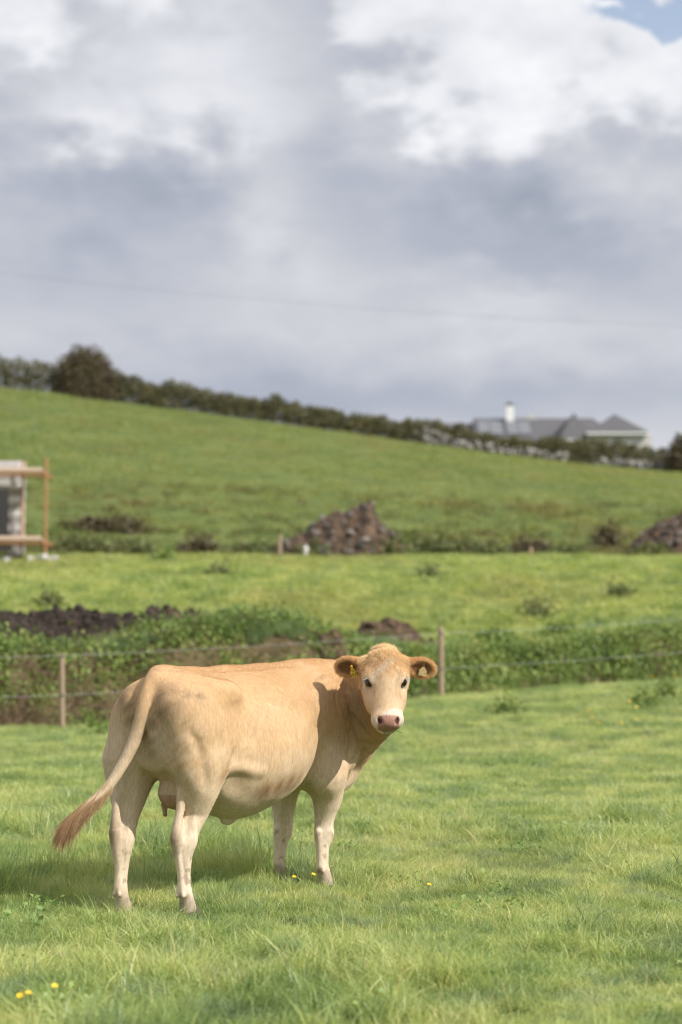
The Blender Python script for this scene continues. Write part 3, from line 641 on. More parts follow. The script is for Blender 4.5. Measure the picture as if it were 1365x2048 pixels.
    line([(-0.12, -0.045, 1.22), (-0.14, -0.04, 1.05), (-0.13, -0.035, 0.86), (-0.08, -0.035, 0.70)], 0.11, 0.024)                   # cleft of the rump
    # neck folds on the hollow side: upright pleats that fan out from the bend
    def folds(X, Y, Z):
        ang = np.arctan2(-(Y + 0.16), (X - 1.38) + 0.02) + 0.10 * np.sin(6 * Z) + 0.5 * (Z - 1.1)
        m = smooth01(X, 1.34, 1.50) * smooth01(-Y, 0.13, 0.22) * smooth01(1.45 - Z, 0, 0.14) * smooth01(Z, 0.72, 0.95) * (1 - smooth01(-Y, 0.33, 0.43))
        w = np.abs(((ang / 0.21) % 1.0) - 0.5) * 2
        return m * 0.014 * (np.clip(1 - w, 0, 1)**2.2 - 0.25)
    Fd.warp((1.30, -0.56, 0.70), (2.00, -0.1, 1.46), folds)
    def lump(X, Y, Z):
        return 0.0035 * np.sin(X * 17 + 2 * np.sin(Z * 9)) * np.sin(Z * 15 + 1.3 * np.sin(Y * 12)) * np.sin(Y * 14 + X * 3)
    Fd.warp((-0.2, -0.5, 0.5), (1.8, 0.45, 1.45), lump)

def cow_tail(Fd):
    Fd.chain([(0.14, -0.04, 1.345, 0.05), (0.05, -0.045, 1.352, 0.058), (-0.03, -0.05, 1.325, 0.058), (-0.095, -0.05, 1.245, 0.050), (-0.135, -0.045, 1.13, 0.042),
              (-0.17, -0.015, 0.99, 0.036), (-0.215, 0.03, 0.86, 0.031), (-0.28, 0.085, 0.735, 0.027), (-0.36, 0.15, 0.645, 0.022), (-0.43, 0.205, 0.575, 0.014)], 0.03)

def cow_mesh():
    Fd = cow_field(); cow_relief(Fd); cow_tail(Fd)
    g = openvdb.FloatGrid(0.2); g.copyFromArray(Fd.d)
    pts, tris, quads = g.convertToPolygons(isovalue=0.0, adaptivity=0.0)
    pts = pts * Fd.h + Fd.lo
    me = bpy.data.meshes.new('body')
    me.from_pydata(pts.tolist(), [], [list(map(int, t[::-1])) for t in tris] + [list(map(int, q[::-1])) for q in quads])
    return me

def cow_coat(P):
    """the colour of the coat: fawn body, pale legs and muzzle, mud, darker hair and some painted shade in places"""
    x, y, z = P[:, 0], P[:, 1], P[:, 2]
    def n3(s, sd): return fbm(x * s + 3.1 * z, z * s + y * s * 0.7, sd)
    fawn = np.array([0.550, 0.370, 0.208]); pale = np.array([0.65, 0.52, 0.375]); warm = np.array([0.525, 0.325, 0.158])
    brown = np.array([0.20, 0.10, 0.04]); dirt = np.array([0.20, 0.135, 0.075]); white = np.array([0.62, 0.50, 0.40])
    C = np.repeat(fawn[None], len(P), 0)
    def mixc(C, col, m): m = np.clip(m, 0, 1)[:, None]; return C * (1 - m) + col * m
    C = mixc(C, warm, smooth01(z, 1.08, 1.34) * 0.65 + n3(5, 2) * 0.6)  # back warmer and darker, its weaker light partly put into the coat
    C = mixc(C, pale, (1 - smooth01(z, 0.62, 1.06)) * 0.75 + n3(6, 5) * 0.7)
    C = mixc(C, warm * 0.92, np.clip(n3(3.2, 105) * 2.2 - 0.05, 0, 1) * smooth01(z, 0.6, 0.8) * 0.8)
    C = mixc(C, np.array([0.74, 0.61, 0.47]), 1 - smooth01(z, 0.36, 0.72))
    C = mixc(C, pale, smooth01(-x, -0.12, 0.10) * (1 - smooth01(z, 1.0, 1.2)) * 0.6)
    # darker hair about the pins and tail head, mud on the thighs
    g = lambda cx_, cy_, cz_, rx, ry, rz: np.exp(-(((x - cx_) / rx)**2 + ((y - cy_) / ry)**2 + ((z - cz_) / rz)**2))
    def stain_shade(C, col, pts, r, amt, sd, gain=2.4):
        m = 0
        for q in pts: m = np.maximum(m, np.exp(-((x - q[0])**2 + (y - q[1])**2 + (z - q[2])**2) / r**2))
        return mixc(C, col, m * np.clip(amt + 0.45 * gain * n3(15, sd) + 0.9 * n3(45, sd + 3), 0, 1))
    C = stain_shade(C, dirt, [(-0.10, -0.166, 1.255), (-0.07, -0.21, 1.27), (-0.03, -0.28, 1.255), (0.02, -0.31, 1.24)], 0.05, 0.55, 9)
    C = stain_shade(C, dirt, [(-0.12, -0.25, 1.19), (-0.13, -0.17, 1.15), (-0.12, -0.12, 1.09), (-0.12, -0.09, 1.0), (-0.12, -0.08, 0.93)], 0.065, 0.70, 19)
    C = stain_shade(C, dirt, [(-0.118, 0.12, 1.23), (-0.13, 0.064, 1.19), (-0.13, 0.03, 1.10)], 0.06, 0.75, 29)
    C = stain_shade(C, np.array([0.40, 0.25, 0.12]), [(-0.05, -0.30, 1.10), (0.0, -0.34, 1.0), (-0.06, -0.27, 0.98), (0.03, -0.33, 0.86), (-0.03, -0.25, 0.88)], 0.09, 0.42, 31)
    C = stain_shade(C, np.array([0.27, 0.145, 0.06]), [(0.64, -0.345, 0.665), (0.75, -0.365, 0.685), (0.86, -0.385, 0.70), (0.97, -0.385, 0.715), (0.86, -0.36, 0.66), (0.80, -0.35, 0.63), (0.93, -0.36, 0.66)], 0.07, 1.05, 39)
    C = stain_shade(C, np.array([0.34, 0.20, 0.09]), [(0.27, -0.34, 0.84), (0.22, -0.36, 0.80)], 0.05, 0.6, 43)  # shade in the crease of the flank fold, painted into the coat
    # hocks and shanks stained
    low = (1 - smooth01(z, 0.30, 0.50))
    C = mixc(C, dirt, low * smooth01(n3(34, 49), 0.10, 0.24) * 0.5)
    C = mixc(C, dirt, (g(-0.15, 0.165, 0.47, .05, .06, .09) + g(-0.02, -0.18, 0.44, .045, .06, .06)) * 0.8)
    C = mixc(C, np.array([0.30, 0.24, 0.18]), (1 - smooth01(z, 0.08, 0.16)) * 0.7)
    # head
    Q = (P - HEAD) @ HR; a, b, c = Q[:, 0] / HSC, Q[:, 1], Q[:, 2]
    ish = ((a > -0.14) & (a < 0.60) & (np.abs(b) < 0.155) & (c > -0.26) & (c < 0.12)).astype(float)
    hn = fbm(a * 16, b * 16 + c * 9, 77)
    face = smooth01(c, -0.17, -0.08) * ish
    C = mixc(C, np.array([0.60, 0.42, 0.25]), ish * 0.9)
    C = mixc(C, np.array([0.595, 0.43, 0.27]), face * smooth01(a, 0.12, 0.24))
    C = mixc(C, np.array([0.44, 0.28, 0.15]), face * np.clip(np.exp(-((np.abs(b) - 0.068) / 0.016)**2) * smooth01(a, 0.17, 0.22) * (1 - smooth01(a, 0.27, 0.36)) * 0.55 + smooth01(hn, 0.10, 0.3) * 0.5, 0, 1))
    blaze = np.exp(-((b - 0.022 + 0.80 * (a - 0.065)) / 0.026)**2) * smooth01(a, 0.03, 0.06) * (1 - smooth01(a, 0.15, 0.22)) * smooth01(c, -0.10, -0.02) * ish
    C = mixc(C, white, blaze * (0.95 + 2 * hn))
    C = mixc(C, np.array([0.60, 0.42, 0.24]), ish * (1 - smooth01(a, -0.01, 0.06)) * 0.8)
    C = mixc(C, np.array([0.42, 0.27, 0.14]), ish * np.exp(-(((a - 0.34) / 0.06)**2 + ((b + 0.055) / 0.02)**2)) * smooth01(c, -.14, -.06) * 0.35)  # shadow on one side of the nose ridge, painted in
    C = mixc(C, white, ish * smooth01(a + 0.25 * hn, 0.415, 0.45) * (1 - 0.45 * smooth01(-c, 0.11, 0.14)))
    for s in (-1, 1):                             # ring of the eye
        C = mixc(C, np.array([0.75, 0.66, 0.55]), ish * np.exp(-(((a - 0.20) / 0.045)**2 + ((b - s * 0.115) / 0.05)**2 + ((c + 0.045) / 0.05)**2)) * 0.5)
        C = mixc(C, np.array([0.10, 0.045, 0.03]), ish * np.exp(-(((a - 0.20) / 0.022)**2 + ((b - s * 0.112) / 0.022)**2 + ((c + 0.036) / 0.022)**2)**2) * 0.9)
        e, u, n = earR(s); b0 = hp(0.045, s * 0.118, -0.095); D = P - b0; ea, eu, en = D @ e, D @ u, D @ n
        ine = (ea > 0.015) & (ea < 0.24) & (np.abs(eu) < 0.085) & (np.abs(en) < 0.06)
        C = mixc(C, np.array([0.53, 0.33, 0.155]), ine * 0.85)
        inner = ine * smooth01(1 - ((ea - 0.110) / 0.078)**2 - ((eu) / 0.050)**2, 0.0, 0.5) * smooth01(en, -0.016, -0.004)
        C = mixc(C, np.array([0.15, 0.065, 0.028]), inner * 0.9)
    pad = ish * smooth01(a, 0.452, 0.464) * (1 - smooth01(np.abs(b), 0.058, 0.068)) * smooth01(c, -0.105, -0.098)
    C = mixc(C, np.array([0.36, 0.19, 0.145]), pad)
    C = mixc(C, np.array([0.07, 0.025, 0.018]), ish * sum(np.exp(-(((a - 0.487) / 0.022)**2 + ((b - s * 0.052) / 0.015)**2 + ((c + 0.026) / 0.017)**2)**2) for s in (-1, 1)))
    C = mixc(C, np.array([0.12, 0.07, 0.05]), ish * np.exp(-((c + 0.110) / 0.007)**2) * smooth01(a, 0.46, 0.48))
    # udder skin, darkened for the shade between the legs
    C = mixc(C, np.array([0.42, 0.26, 0.17]), ((x > 0.02) & (x < 0.4) & (np.abs(y + 0.02) < 0.09) & (z < 0.68)) * 0.8)
    C = mixc(C, np.array([0.30, 0.14, 0.10]), ((x > 0.1) & (x < 0.32) & (np.abs(y + 0.02) < 0.085) & (z < 0.56)) * 0.6)
    # tail: a little browner down its back
    ti = (x < -0.10) & (z < 1.3) & (y > -0.1)
    C = mixc(C, np.array([0.42, 0.24, 0.115]), smooth01(-x, 0.30, 0.50) * (x < -0.2) * 0.8)
    C *= (1 + 0.22 * fbm(x * 40 + z * 6, y * 40 + z * 12, 5, 3))[:, None]
    return np.clip(C, 0.01, 0.9)

def mat_coat():
    t = NT('cow_coat'); p = t.obj()
    c = t.attr('coat')
    st = t.noise(t.map(p, (26, 26, 7)), 3.0, 5, 0.65)          # lie of the hair
    fine = t.noise(p, 190.0, 3, 0.6)
    c = t.hsv(c, 0.5, 1.0, t.rng(st, 0.25, 0.75, 0.80, 1.12))
    bp = t.bump(t.math('ADD', t.math('MULTIPLY', st, 0.6), fine), 0.35, 0.006)
    return t.done(t.bsdf(c, 0.62, bp, 0.25, Sheen_Weight=0.04, Sheen_Roughness=0.5, Sheen_Tint=(1, 0.9, 0.75, 1)))

def build_cow():
    root = empty('cow', COW_O + np.array([0, 0, 0]), COW_YAW)
    tag(root, 'cream fawn beef cow standing in the pasture, looking back over its shoulder', 'cow')
    me = cow_mesh()
    P = np.empty(len(me.vertices) * 3, np.float32); me.vertices.foreach_get('co', P); P = P.reshape(-1, 3)
    # drop loose specks, flip if needed
    bm = bmesh.new(); bm.from_mesh(me); bmesh.ops.recalc_face_normals(bm, faces=bm.faces[:]); bm.to_mesh(me); bm.free()
    me.shade_smooth(); attr_color(me, 'coat', cow_coat(P.astype(float)))
    body = link('body', me, mat_coat(), root)
    # eyes
    t = NT('eye'); p = t.attr('iris', 'Fac'); m_eye = t.done(t.bsdf(t.ramp(p, [(0.0, (0.004, 0.003, 0.003)), (0.45, (0.010, 0.005, 0.004)), (0.80, (0.035, 0.014, 0.008)), (1.0, (0.12, 0.07, 0.055))]), 0.06, spec=0.6))
    for s in (-1, 1):
        bm = bmesh.new(); bmesh.ops.create_uvsphere(bm, u_segments=24, v_segments=16, radius=0.028); me = bpy.data.meshes.new('eye'); bm.to_mesh(me); bm.free(); me.shade_smooth()
        look = hb * s * 0.60 + hc * 0.75 + ha * 0.2; look /= np.linalg.norm(look)
        co = np.array([v.co for v in me.vertices]); ang = np.arccos(np.clip(co @ look / 0.028, -1, 1))
        attr_float(me, 'iris', np.clip(ang / 1.15, 0, 1))
        link('eye', me, m_eye, root, hp(0.20, s * 0.099, -0.047))
    build_cow_details(root, body)
    return root, body

def strands(name, roots, dirs, length, radius, col, mat, parent, seg=3, bend=None):
    """hair curves: one strand per root, tapering to a point"""
    n = len(roots); cu = bpy.data.hair_curves.new(name); cu.add_curves([seg + 1] * n)
    t = np.linspace(0, 1, seg + 1)[None, :, None]
    L = np.asarray(length).reshape(-1, 1, 1)
    P = roots[:, None, :] + dirs[:, None, :] * t * L
    if bend is not None: P = P + bend[:, None, :] * (t**2) * L
    cu.attributes['position'].data.foreach_set('vector', P.astype(np.float32).ravel())
    ra = cu.attributes.get('radius') or cu.attributes.new('radius', 'FLOAT', 'POINT')
    rr = (np.asarray(radius).reshape(-1, 1) * (1 - 0.75 * np.linspace(0, 1, seg + 1))[None, :] * np.ones((n, 1))).astype(np.float32)
    ra.data.foreach_set('value', rr.ravel())
    ca = cu.attributes.new('coat', 'FLOAT_COLOR', 'CURVE')
    ca.data.foreach_set('color', np.concatenate([np.clip(col, 0.005, 0.9), np.ones((n, 1))], 1).astype(np.float32).ravel())
    cu.materials.append(mat)
    return link(name, cu, None, parent)

def sample_mesh(me, n, rng, weight=None):
    me.calc_loop_triangles(); T = np.empty(len(me.loop_triangles) * 3, np.int32); me.loop_triangles.foreach_get('vertices', T); T = T.reshape(-1, 3)
    V = np.empty(len(me.vertices) * 3, np.float32); me.vertices.foreach_get('co', V); V = V.reshape(-1, 3).astype(float)
    A, B, Cc = V[T[:, 0]], V[T[:, 1]], V[T[:, 2]]; N = np.cross(B - A, Cc - A); ar = np.linalg.norm(N, axis=1); N /= ar[:, None] + 1e-12
    w = ar * (weight((A + B + Cc) / 3, N) if weight else 1.0); w = w / w.sum()
    i = rng.choice(len(T), n, p=w); r1 = np.sqrt(rng.random(n)); r2 = rng.random(n)
    P = A[i] * (1 - r1)[:, None] + B[i] * (r1 * (1 - r2))[:, None] + Cc[i] * (r1 * r2)[:, None]
    return P, N[i]

def unit(v): return v / (np.linalg.norm(v, axis=-1, keepdims=True) + 1e-9)

def build_cow_details(root, body):
    rng = np.random.default_rng(5)
    t = NT('cow_hair'); c = t.attr('coat')
    d = t.bsdf(c, 0.55, spec=0.25); tr = t.n('ShaderNodeBsdfTranslucent', {'Color': c}).outputs[0]
    m_hair = t.done(t.n('ShaderNodeMixShader', {0: 0.25, 1: d, 2: tr}).outputs[0])
    me = body.data
    ears = [(earR(s), hp(0.045, s * 0.118, -0.095)) for s in (-1, 1)]
    def regions(P):
        Q = (P - HEAD) @ HR; a, b, c = Q[:, 0] / HSC, Q[:, 1], Q[:, 2]
        head = (a > -0.14) & (a < 0.60) & (np.abs(b) < 0.16) & (c > -0.20) & (c < 0.12)
        poll = head & (a < 0.20)
        bare = head & (a > 0.43)
        ear = np.zeros(len(P), bool); inner = np.zeros(len(P), bool)
        for (e, u, n), b0 in ears:
            D = P - b0; ea, eu, en = D @ e, D @ u, D @ n
            k = (ea > 0.02) & (ea < 0.25) & (np.abs(eu) < 0.09) & (np.abs(en) < 0.07)
            ear |= k
        return a, b, c, head, poll, bare, ear
    # --- short coat all over
    P, Nn = sample_mesh(me, 300000, rng, lambda C, N: (C[:, 2] > 0.03) * np.where((C - HEAD) @ ha > 0.40 * HSC, 0.25, 1.0))
    a, b, c, head, poll, bare, ear = regions(P)
    flow = np.stack([np.full(len(P), -0.75), np.zeros(len(P)), np.full(len(P), -0.65)], 1)
    flow[P[:, 2] < 0.62] = (-0.15, 0, -1)
    up = smooth01(P[:, 2], 1.15, 1.38)[:, None]; flow = flow * (1 - up) + np.array([-1, 0, -0.1]) * up
    flow[:, 0] += 0.5 * np.sin(P[:, 2] * 7 + P[:, 0] * 4); flow[:, 1] += 0.4 * np.sin(P[:, 0] * 9)
    flow[head] = ha * 0.9 + hc * 0.2
    flow = flow - Nn * np.sum(flow * Nn, 1, keepdims=True); flow = unit(flow)
    D = unit(flow * 1.0 + Nn * rng.uniform(0.15, 0.38, (len(P), 1)) + rng.normal(0, 0.16, P.shape))
    ln = rng.uniform(0.005, 0.010, len(P)) * np.where(head & ~poll, 0.7, 1.0) * np.where(bare, 0.35, 1.0)
    col = cow_coat(P) * rng.uniform(0.72, 1.38, (len(P), 1))
    pad = head & (a > 0.45) & (np.abs(b) < 0.066) & (c > -0.10)
    k = ~pad & ~(head & (a > 0.44) & (rng.random(len(P)) < 0.7))
    strands('coat_hair', P[k], D[k], ln[k], 0.00055, col[k], m_hair, root, 2, bend=-Nn[k] * 0.15)
    # --- longer hair: poll, ears, spine, brisket and belly line
    P, Nn = sample_mesh(me, 26000, rng, lambda C, N: (((C - HEAD) @ ha < 0.17) & ((C - HEAD) @ hc > -0.16) & (np.linalg.norm(C - HEAD, axis=1) < 0.21)) * (2.0 - 9.0 * np.clip((C - HEAD) @ ha - 0.0, 0, 0.2)) + sum(((np.linalg.norm(C - (b0 + e * 0.11), axis=1) < 0.15) & ((C - b0) @ e > 0.005)) * 2.2 for (e, u, n), b0 in ears) + 1e-9)
    a, b, c, head, poll, bare, ear = regions(P)
    D = unit(Nn * 0.6 + rng.normal(0, 0.28, P.shape)); ln = rng.uniform(0.012, 0.026, len(P))
    whirl = unit(ha * 0.75 + hc * 0.25)
    pk = poll & ~ear
    D[pk] = unit(whirl * 0.8 * np.sign(a[pk] + 0.03)[:, None] + np.outer(b[pk] * 5, hb) + Nn[pk] * 0.26 + rng.normal(0, 0.24, (pk.sum(), 3)))
    ln[pk] = rng.uniform(0.012, 0.028, pk.sum()) * np.interp(a[pk], [0, 0.05, 0.18], [1.1, 1.0, 0.45])
    for (e, u, n), b0 in ears:
        Dd = P - b0; ea, eu, en = Dd @ e, Dd @ u, Dd @ n
        k = ear & (ea > 0) & (ea < 0.26) & (np.abs(eu) < 0.10)
        D[k] = unit(np.outer(np.full(k.sum(), 0.75), e) + np.outer(eu[k] * 7, u) + Nn[k] * 0.35 + rng.normal(0, 0.22, (k.sum(), 3)))
        ln[k] = rng.uniform(0.008, 0.020, k.sum())
    col = cow_coat(P) * rng.uniform(1.1, 1.9, (len(P), 1)); col[ear] = col[ear] * 0.7 + np.array([0.62, 0.40, 0.20]) * 0.3 * rng.uniform(0.6, 1.4, (ear.sum(), 1))
    strands('long_hair', P, D, ln, 0.0009, col, m_hair, root, 4, bend=rng.normal(0, 0.18, P.shape) + np.array([0, 0, -0.12]))
    # spine and belly fringe
    P, Nn = sample_mesh(me, 5000, rng, lambda C, N: (((C[:, 2] > 1.30) & (np.abs(C[:, 1] + 0.03) < 0.10) & (C[:, 0] > 0.3) & (C[:, 0] < 1.7)) * 1.0) + 1e-9)
    D = unit(Nn * 0.7 + np.array([-0.7, 0, 0]) + rng.normal(0, 0.3, P.shape))
    strands('fringe_hair', P, D, rng.uniform(0.006, 0.012, len(P)), 0.0006, cow_coat(P) * rng.uniform(1.1, 1.5, (len(P), 1)), m_hair, root, 3, bend=rng.normal(0, 0.15, P.shape))
    # --- switch of the tail
    n = 5200; tt = 0.22 + 0.75 * rng.random(n)**0.8
    TP = np.array([(-0.215, 0.03, 0.86), (-0.28, 0.085, 0.735), (-0.36, 0.15, 0.645), (-0.43, 0.205, 0.575)])
    q = tt * 3; base = np.stack([np.interp(q, [0, 1, 2, 3], TP[:, i]) for i in range(3)], 1)
    axis = unit(np.stack([np.interp(q, [0, 1, 2, 3], [-0.35, -0.42, -0.50, -0.50]), np.interp(q, [0, 1, 2, 3], [0.3, 0.38, 0.40, 0.38]), np.interp(q, [0, 1, 2, 3], [-0.85, -0.75, -0.62, -0.66])], 1))
    rad = np.interp(q, [0, 1, 2, 3], [0.028, 0.025, 0.020, 0.011]); off = unit(np.cross(axis, unit(rng.normal(0, 1, (n, 3)))))
    lock = np.array([np.sin(off @ np.array(v) * 9) for v in ((1, 2, 3.), (3, 1, 2.), (2, 3, 1.))]).T
    ln = np.interp(tt, [0, 0.3, 0.7, 1], [0.02, 0.05, 0.13, 0.17]) * rng.uniform(0.65, 1.1, n)
    D = unit(axis + off * np.interp(tt, [0, 0.6, 1], [0.12, 0.12, 0.15])[:, None] + 0.12 * lock + rng.normal(0, 0.07, (n, 3)))
    dk = np.clip(tt * 1.2 - 0.25 + rng.normal(0, 0.2, n), 0, 1)[:, None]
    col = np.array([0.60, 0.42, 0.25]) * (1 - dk) + np.array([0.30, 0.175, 0.085]) * dk
    strands('tail_switch', base + off * rad[:, None] * 0.9, D, ln, 0.0011, col * rng.uniform(0.7, 1.35, (n, 1)), m_hair, root, 6, bend=np.array([0.06, -0.05, -0.30]) + off * -0.12 + 0.12 * lock + rng.normal(0, 0.06, (n, 3)))
    # --- eyelashes (white)
    R_, D_ = [], []
    for s in (-1, 1):
        for k in range(46):
            w = rng.uniform(-1, 1); q = hp(0.180 + 0.012 * w * w, s * (0.110 + 0.010 * (1 - w * w)) , -0.040 + 0.026 * w)
            R_.append(q); D_.append(hb * s * 0.9 + ha * 0.15 + hc * (0.25 + 0.5 * w) + rng.normal(0, 0.12, 3))
    R_ = np.array(R_); strands('eyelashes', R_, unit(np.array(D_)), rng.uniform(0.016, 0.026, len(R_)), 0.0009, np.full((len(R_), 3), 0.72), m_hair, root, 3, bend=np.tile(ha * 0.2, (len(R_), 1)))
    # --- hooves: two claws to a foot
    t = NT('hoof'); m_hoof = t.done(t.bsdf(t.mix(t.noise(t.obj(), 30, 4), (0.05, 0.042, 0.038), (0.17, 0.14, 0.115)), 0.6))
    for fx, fy in ((-0.04, 0.16), (0.13, -0.175), (1.51, -0.145), (1.51, 0.20)):
        for s in (-1, 1):
            bm = bmesh.new(); bmesh.ops.create_uvsphere(bm, u_segments=14, v_segments=10, radius=1.0)
            for v in bm.verts:
                z = max(v.co.z, -0.35); w = 1.0 - 0.30 * max(z, 0); v.co = Vector((v.co.x * 0.056 * w + 0.022 * (0.6 - z) * (v.co.x > 0), v.co.y * 0.027 * w, (z + 0.35) * 0.052))
            h = bpy.data.meshes.new('hoof'); bm.to_mesh(h); bm.free(); h.shade_smooth()
            link('hoof', h, m_hoof, root, (fx + 0.008, fy + s * 0.029, -0.004))
    # --- ear tags, one in each ear
    t = NT('tag_plastic'); m_tag = t.done(t.bsdf(t.mix(t.noise(t.obj(), 40, 4), (0.80, 0.52, 0.035), (0.72, 0.44, 0.03)), 0.4, spec=0.5))
    t = NT('tag_faded'); m_tag2 = t.done(t.bsdf(t.mix(t.noise(t.obj(), 60, 4), (0.60, 0.46, 0.20), (0.50, 0.36, 0.15)), 0.55, spec=0.4))
    t = NT('tag_print'); m_ink = t.done(t.bsdf((0.02, 0.018, 0.015), 0.6))
    t = NT('tag_stud'); m_stud = t.done(t.bsdf((0.10, 0.06, 0.025), 0.5))
    for s, mt in ((-1, m_tag), (1, m_tag2)):
        (e, u, n), b0 = ears[0 if s < 0 else 1]
        if s < 0: c0 = b0 + e * 0.075 + n * 0.034 + u * 0.004; dn = np.array([0, 0, -1.0]) - 0.32 * e; fc = unit(n * 0.62 - e * 0.75)
        else: c0 = b0 + e * 0.118 + n * 0.024 + u * 0.018; dn = np.array([0, 0, -1.0]) - 0.10 * e; fc = n
        dn = unit(dn); fc = unit(fc - dn * (fc @ dn)); wd = np.cross(fc, dn)
        prof = [(-0.006, -0.006), (0.006, -0.006), (0.008, 0.012), (0.022, 0.026), (0.0265, 0.060), (-0.0265, 0.060), (-0.022, 0.026), (-0.008, 0.012)]
        if s < 0: prof = [(p * 0.85, q * 1.12) for p, q in prof]
        bm = bmesh.new()
        f = bm.faces.new([bm.verts.new(c0 + wd * p + dn * q + fc * 0.0022) for p, q in prof]); g = bmesh.ops.extrude_face_region(bm, geom=[f])
        for v in [x for x in g['geom'] if isinstance(x, bmesh.types.BMVert)]: v.co -= Vector(fc * 0.003)
        bmesh.ops.recalc_face_normals(bm, faces=bm.faces[:]); h = bpy.data.meshes.new('ear_tag'); bm.to_mesh(h); bm.free()
        tg = link('ear_tag', h, mt, root); tg['label'] = 'bright yellow ear tag seen edge-on' if s < 0 else 'faded yellow ear tag with black digits'
        MB().tube(c0 - fc * 0.004, c0 + fc * 0.007, 0.008, n=12).build('stud', m_stud if s > 0 else mt, tg)
        for row, (txt, size, off) in enumerate((('372214', 0.0125, 0.029), ('0533', 0.030, 0.055))):
            cu = bpy.data.curves.new('digits', 'FONT'); cu.body = txt; cu.size = size; cu.align_x = 'CENTER'; cu.extrude = 0.0002
            o = link('digits', curve_mesh(cu), m_ink, tg); q = c0 + dn * off * (1.12 if s < 0 else 1.0) + fc * 0.0026
            sg = 1 if np.cross(wd, -dn) @ fc > 0 else -1
            o.matrix_local = Matrix((( *(Vector((wd[0] * sg, -dn[0], fc[0]))), q[0]), (*(Vector((wd[1] * sg, -dn[1], fc[1]))), q[1]), (*(Vector((wd[2] * sg, -dn[2], fc[2]))), q[2]), (0, 0, 0, 1)))
# ------------------------------------------------------------------ leafy things
def leaf_mesh(name, P, size, rng, nrm=None, flat=0.5, var=None):
    """a mesh of many small folded leaves standing at points P"""
    n = len(P); size = np.broadcast_to(np.asarray(size, float), (n,))[:, None]
    nn = unit(rng.normal(0, 1, (n, 3)) * flat + (nrm if nrm is not None else np.array([0, 0, 1.0])) * (1 - flat) + 1e-6)
    t = unit(np.cross(nn, rng.normal(0, 1, (n, 3)))); b = np.cross(nn, t)
    A = P - t * size * 0.5; B = P + b * size * 0.34 + nn * size * 0.10; Cc = P + t * size * 0.55 - nn * size * 0.06; D = P - b * size * 0.34 + nn * size * 0.10
    V = np.stack([A, B, Cc, D], 1).reshape(-1, 3); i = np.arange(n)[:, None] * 4
    me = mesh_np(name, V, np.concatenate([i + np.array([[0, 1, 2]]), i + np.array([[0, 2, 3]])]))
    attr_float(me, 'var', np.repeat(rng.random(n) if var is None else var, 4)); attr_float(me, 'up', np.ones(n * 4))
    return me
def mat_leaf(name, stops, mixk=0.3):
    t = NT(name); v = t.attr('var', 'Fac'); n = t.noise(t.pos(), 1.3, 4)
    c = t.ramp(t.math('ADD', t.math('MULTIPLY', v, 0.6), t.math('MULTIPLY', t.rng(n, 0.3, 0.7), 0.4)), stops)
    return t.leaf(c, t.hsv(c, 0.49, 1.1, 1.2), 0.5, mixk, 0.35)
M_HEDGE = mat_leaf('hedge_leaf', [(0.0, (0.060, 0.060, 0.026)), (0.45, (0.125, 0.122, 0.050)), (0.8, (0.20, 0.185, 0.075)), (1.0, (0.23, 0.165, 0.09))], 0.22)
M_DARK = mat_leaf('thorn_leaf', [(0.0, (0.070, 0.050, 0.034)), (0.5, (0.128, 0.100, 0.056)), (1.0, (0.17, 0.165, 0.07))], 0.2)
M_BRAMBLE = mat_leaf('bramble_leaf', [(0.0, (0.075, 0.120, 0.030)), (0.45, (0.17, 0.255, 0.062)), (0.8, (0.31, 0.38, 0.10)), (1.0, (0.42, 0.34, 0.16))], 0.32)
M_SCRUB = mat_leaf('scrub_leaf', [(0.0, (0.085, 0.105, 0.042)), (0.5, (0.16, 0.195, 0.068)), (0.85, (0.25, 0.235, 0.10)), (1.0, (0.27, 0.19, 0.12))], 0.25)
t = NT('twig'); M_TWIG = t.done(t.bsdf(t.mix(t.noise(t.obj(), 20, 3), (0.10, 0.065, 0.04), (0.22, 0.15, 0.10)), 0.9))

def shrub(name, label, cat, x, y, w, d, h, nleaf, leaf, mat, rng, group=None, ragged=0.25, stems=7, flat_bottom=True, sink=0.05, lean=0.0):
    """a bush: twiggy stems and a crown of leaves thickest towards its uneven outside"""
    root = empty(name, on_ground(x, y, -sink)); tag(root, label, cat, group)
    dv = unit(rng.normal(0, 1, (nleaf, 3)) * np.array([1, 1, 1.0])); 
    if flat_bottom: dv[:, 2] = np.abs(dv[:, 2]) * 1.1 - 0.1
    lump = 1 + ragged * (np.sin(dv @ np.array([5., 3, 2]) * 1.7 + 1) + np.sin(dv @ np.array([-3., 6, 4]) * 1.9) + 0.7 * np.sin(dv @ np.array([9., -7, 8]) * 1.6)) * 0.4
    r = (rng.random(nleaf)**0.38) * lump
    P = dv * r[:, None] * np.array([w / 2, d / 2, h]); P[:, 0] += lean * P[:, 2]
    P[:, 2] = np.maximum(P[:, 2], 0.02 * h + 0.03 * rng.random(nleaf))
    # follow the slope of the ground
    P[:, 2] += ground_z(x + P[:, 0], y + P[:, 1]) - float(ground_z(x, y))
    me = leaf_mesh('crown', P, leaf * rng.uniform(0.6, 1.4, nleaf), rng, unit(dv + np.array([0, 0, 0.3])), 0.6)
    link('crown', me, mat, root)
    mb = MB()
    for k in range(stems):
        a = rng.random() * 6.283; q = rng.uniform(0.3, 0.75); bx = rng.uniform(-0.25, 0.25) * w
        ex, ey = bx + math.cos(a) * w * 0.3 * q, math.sin(a) * d * 0.3 * q
        z0 = float(ground_z(x + bx, y) - ground_z(x, y)); z1 = float(ground_z(x + ex, y + ey) - ground_z(x, y)) + h * q
        mb.tube((bx, 0, z0 - 0.05), (ex, ey, z1), 0.012 * h + 0.006, 0.004 * h + 0.002, 5)
    mb.build('stems', M_TWIG, root)['kind'] = 'stuff'
    return root

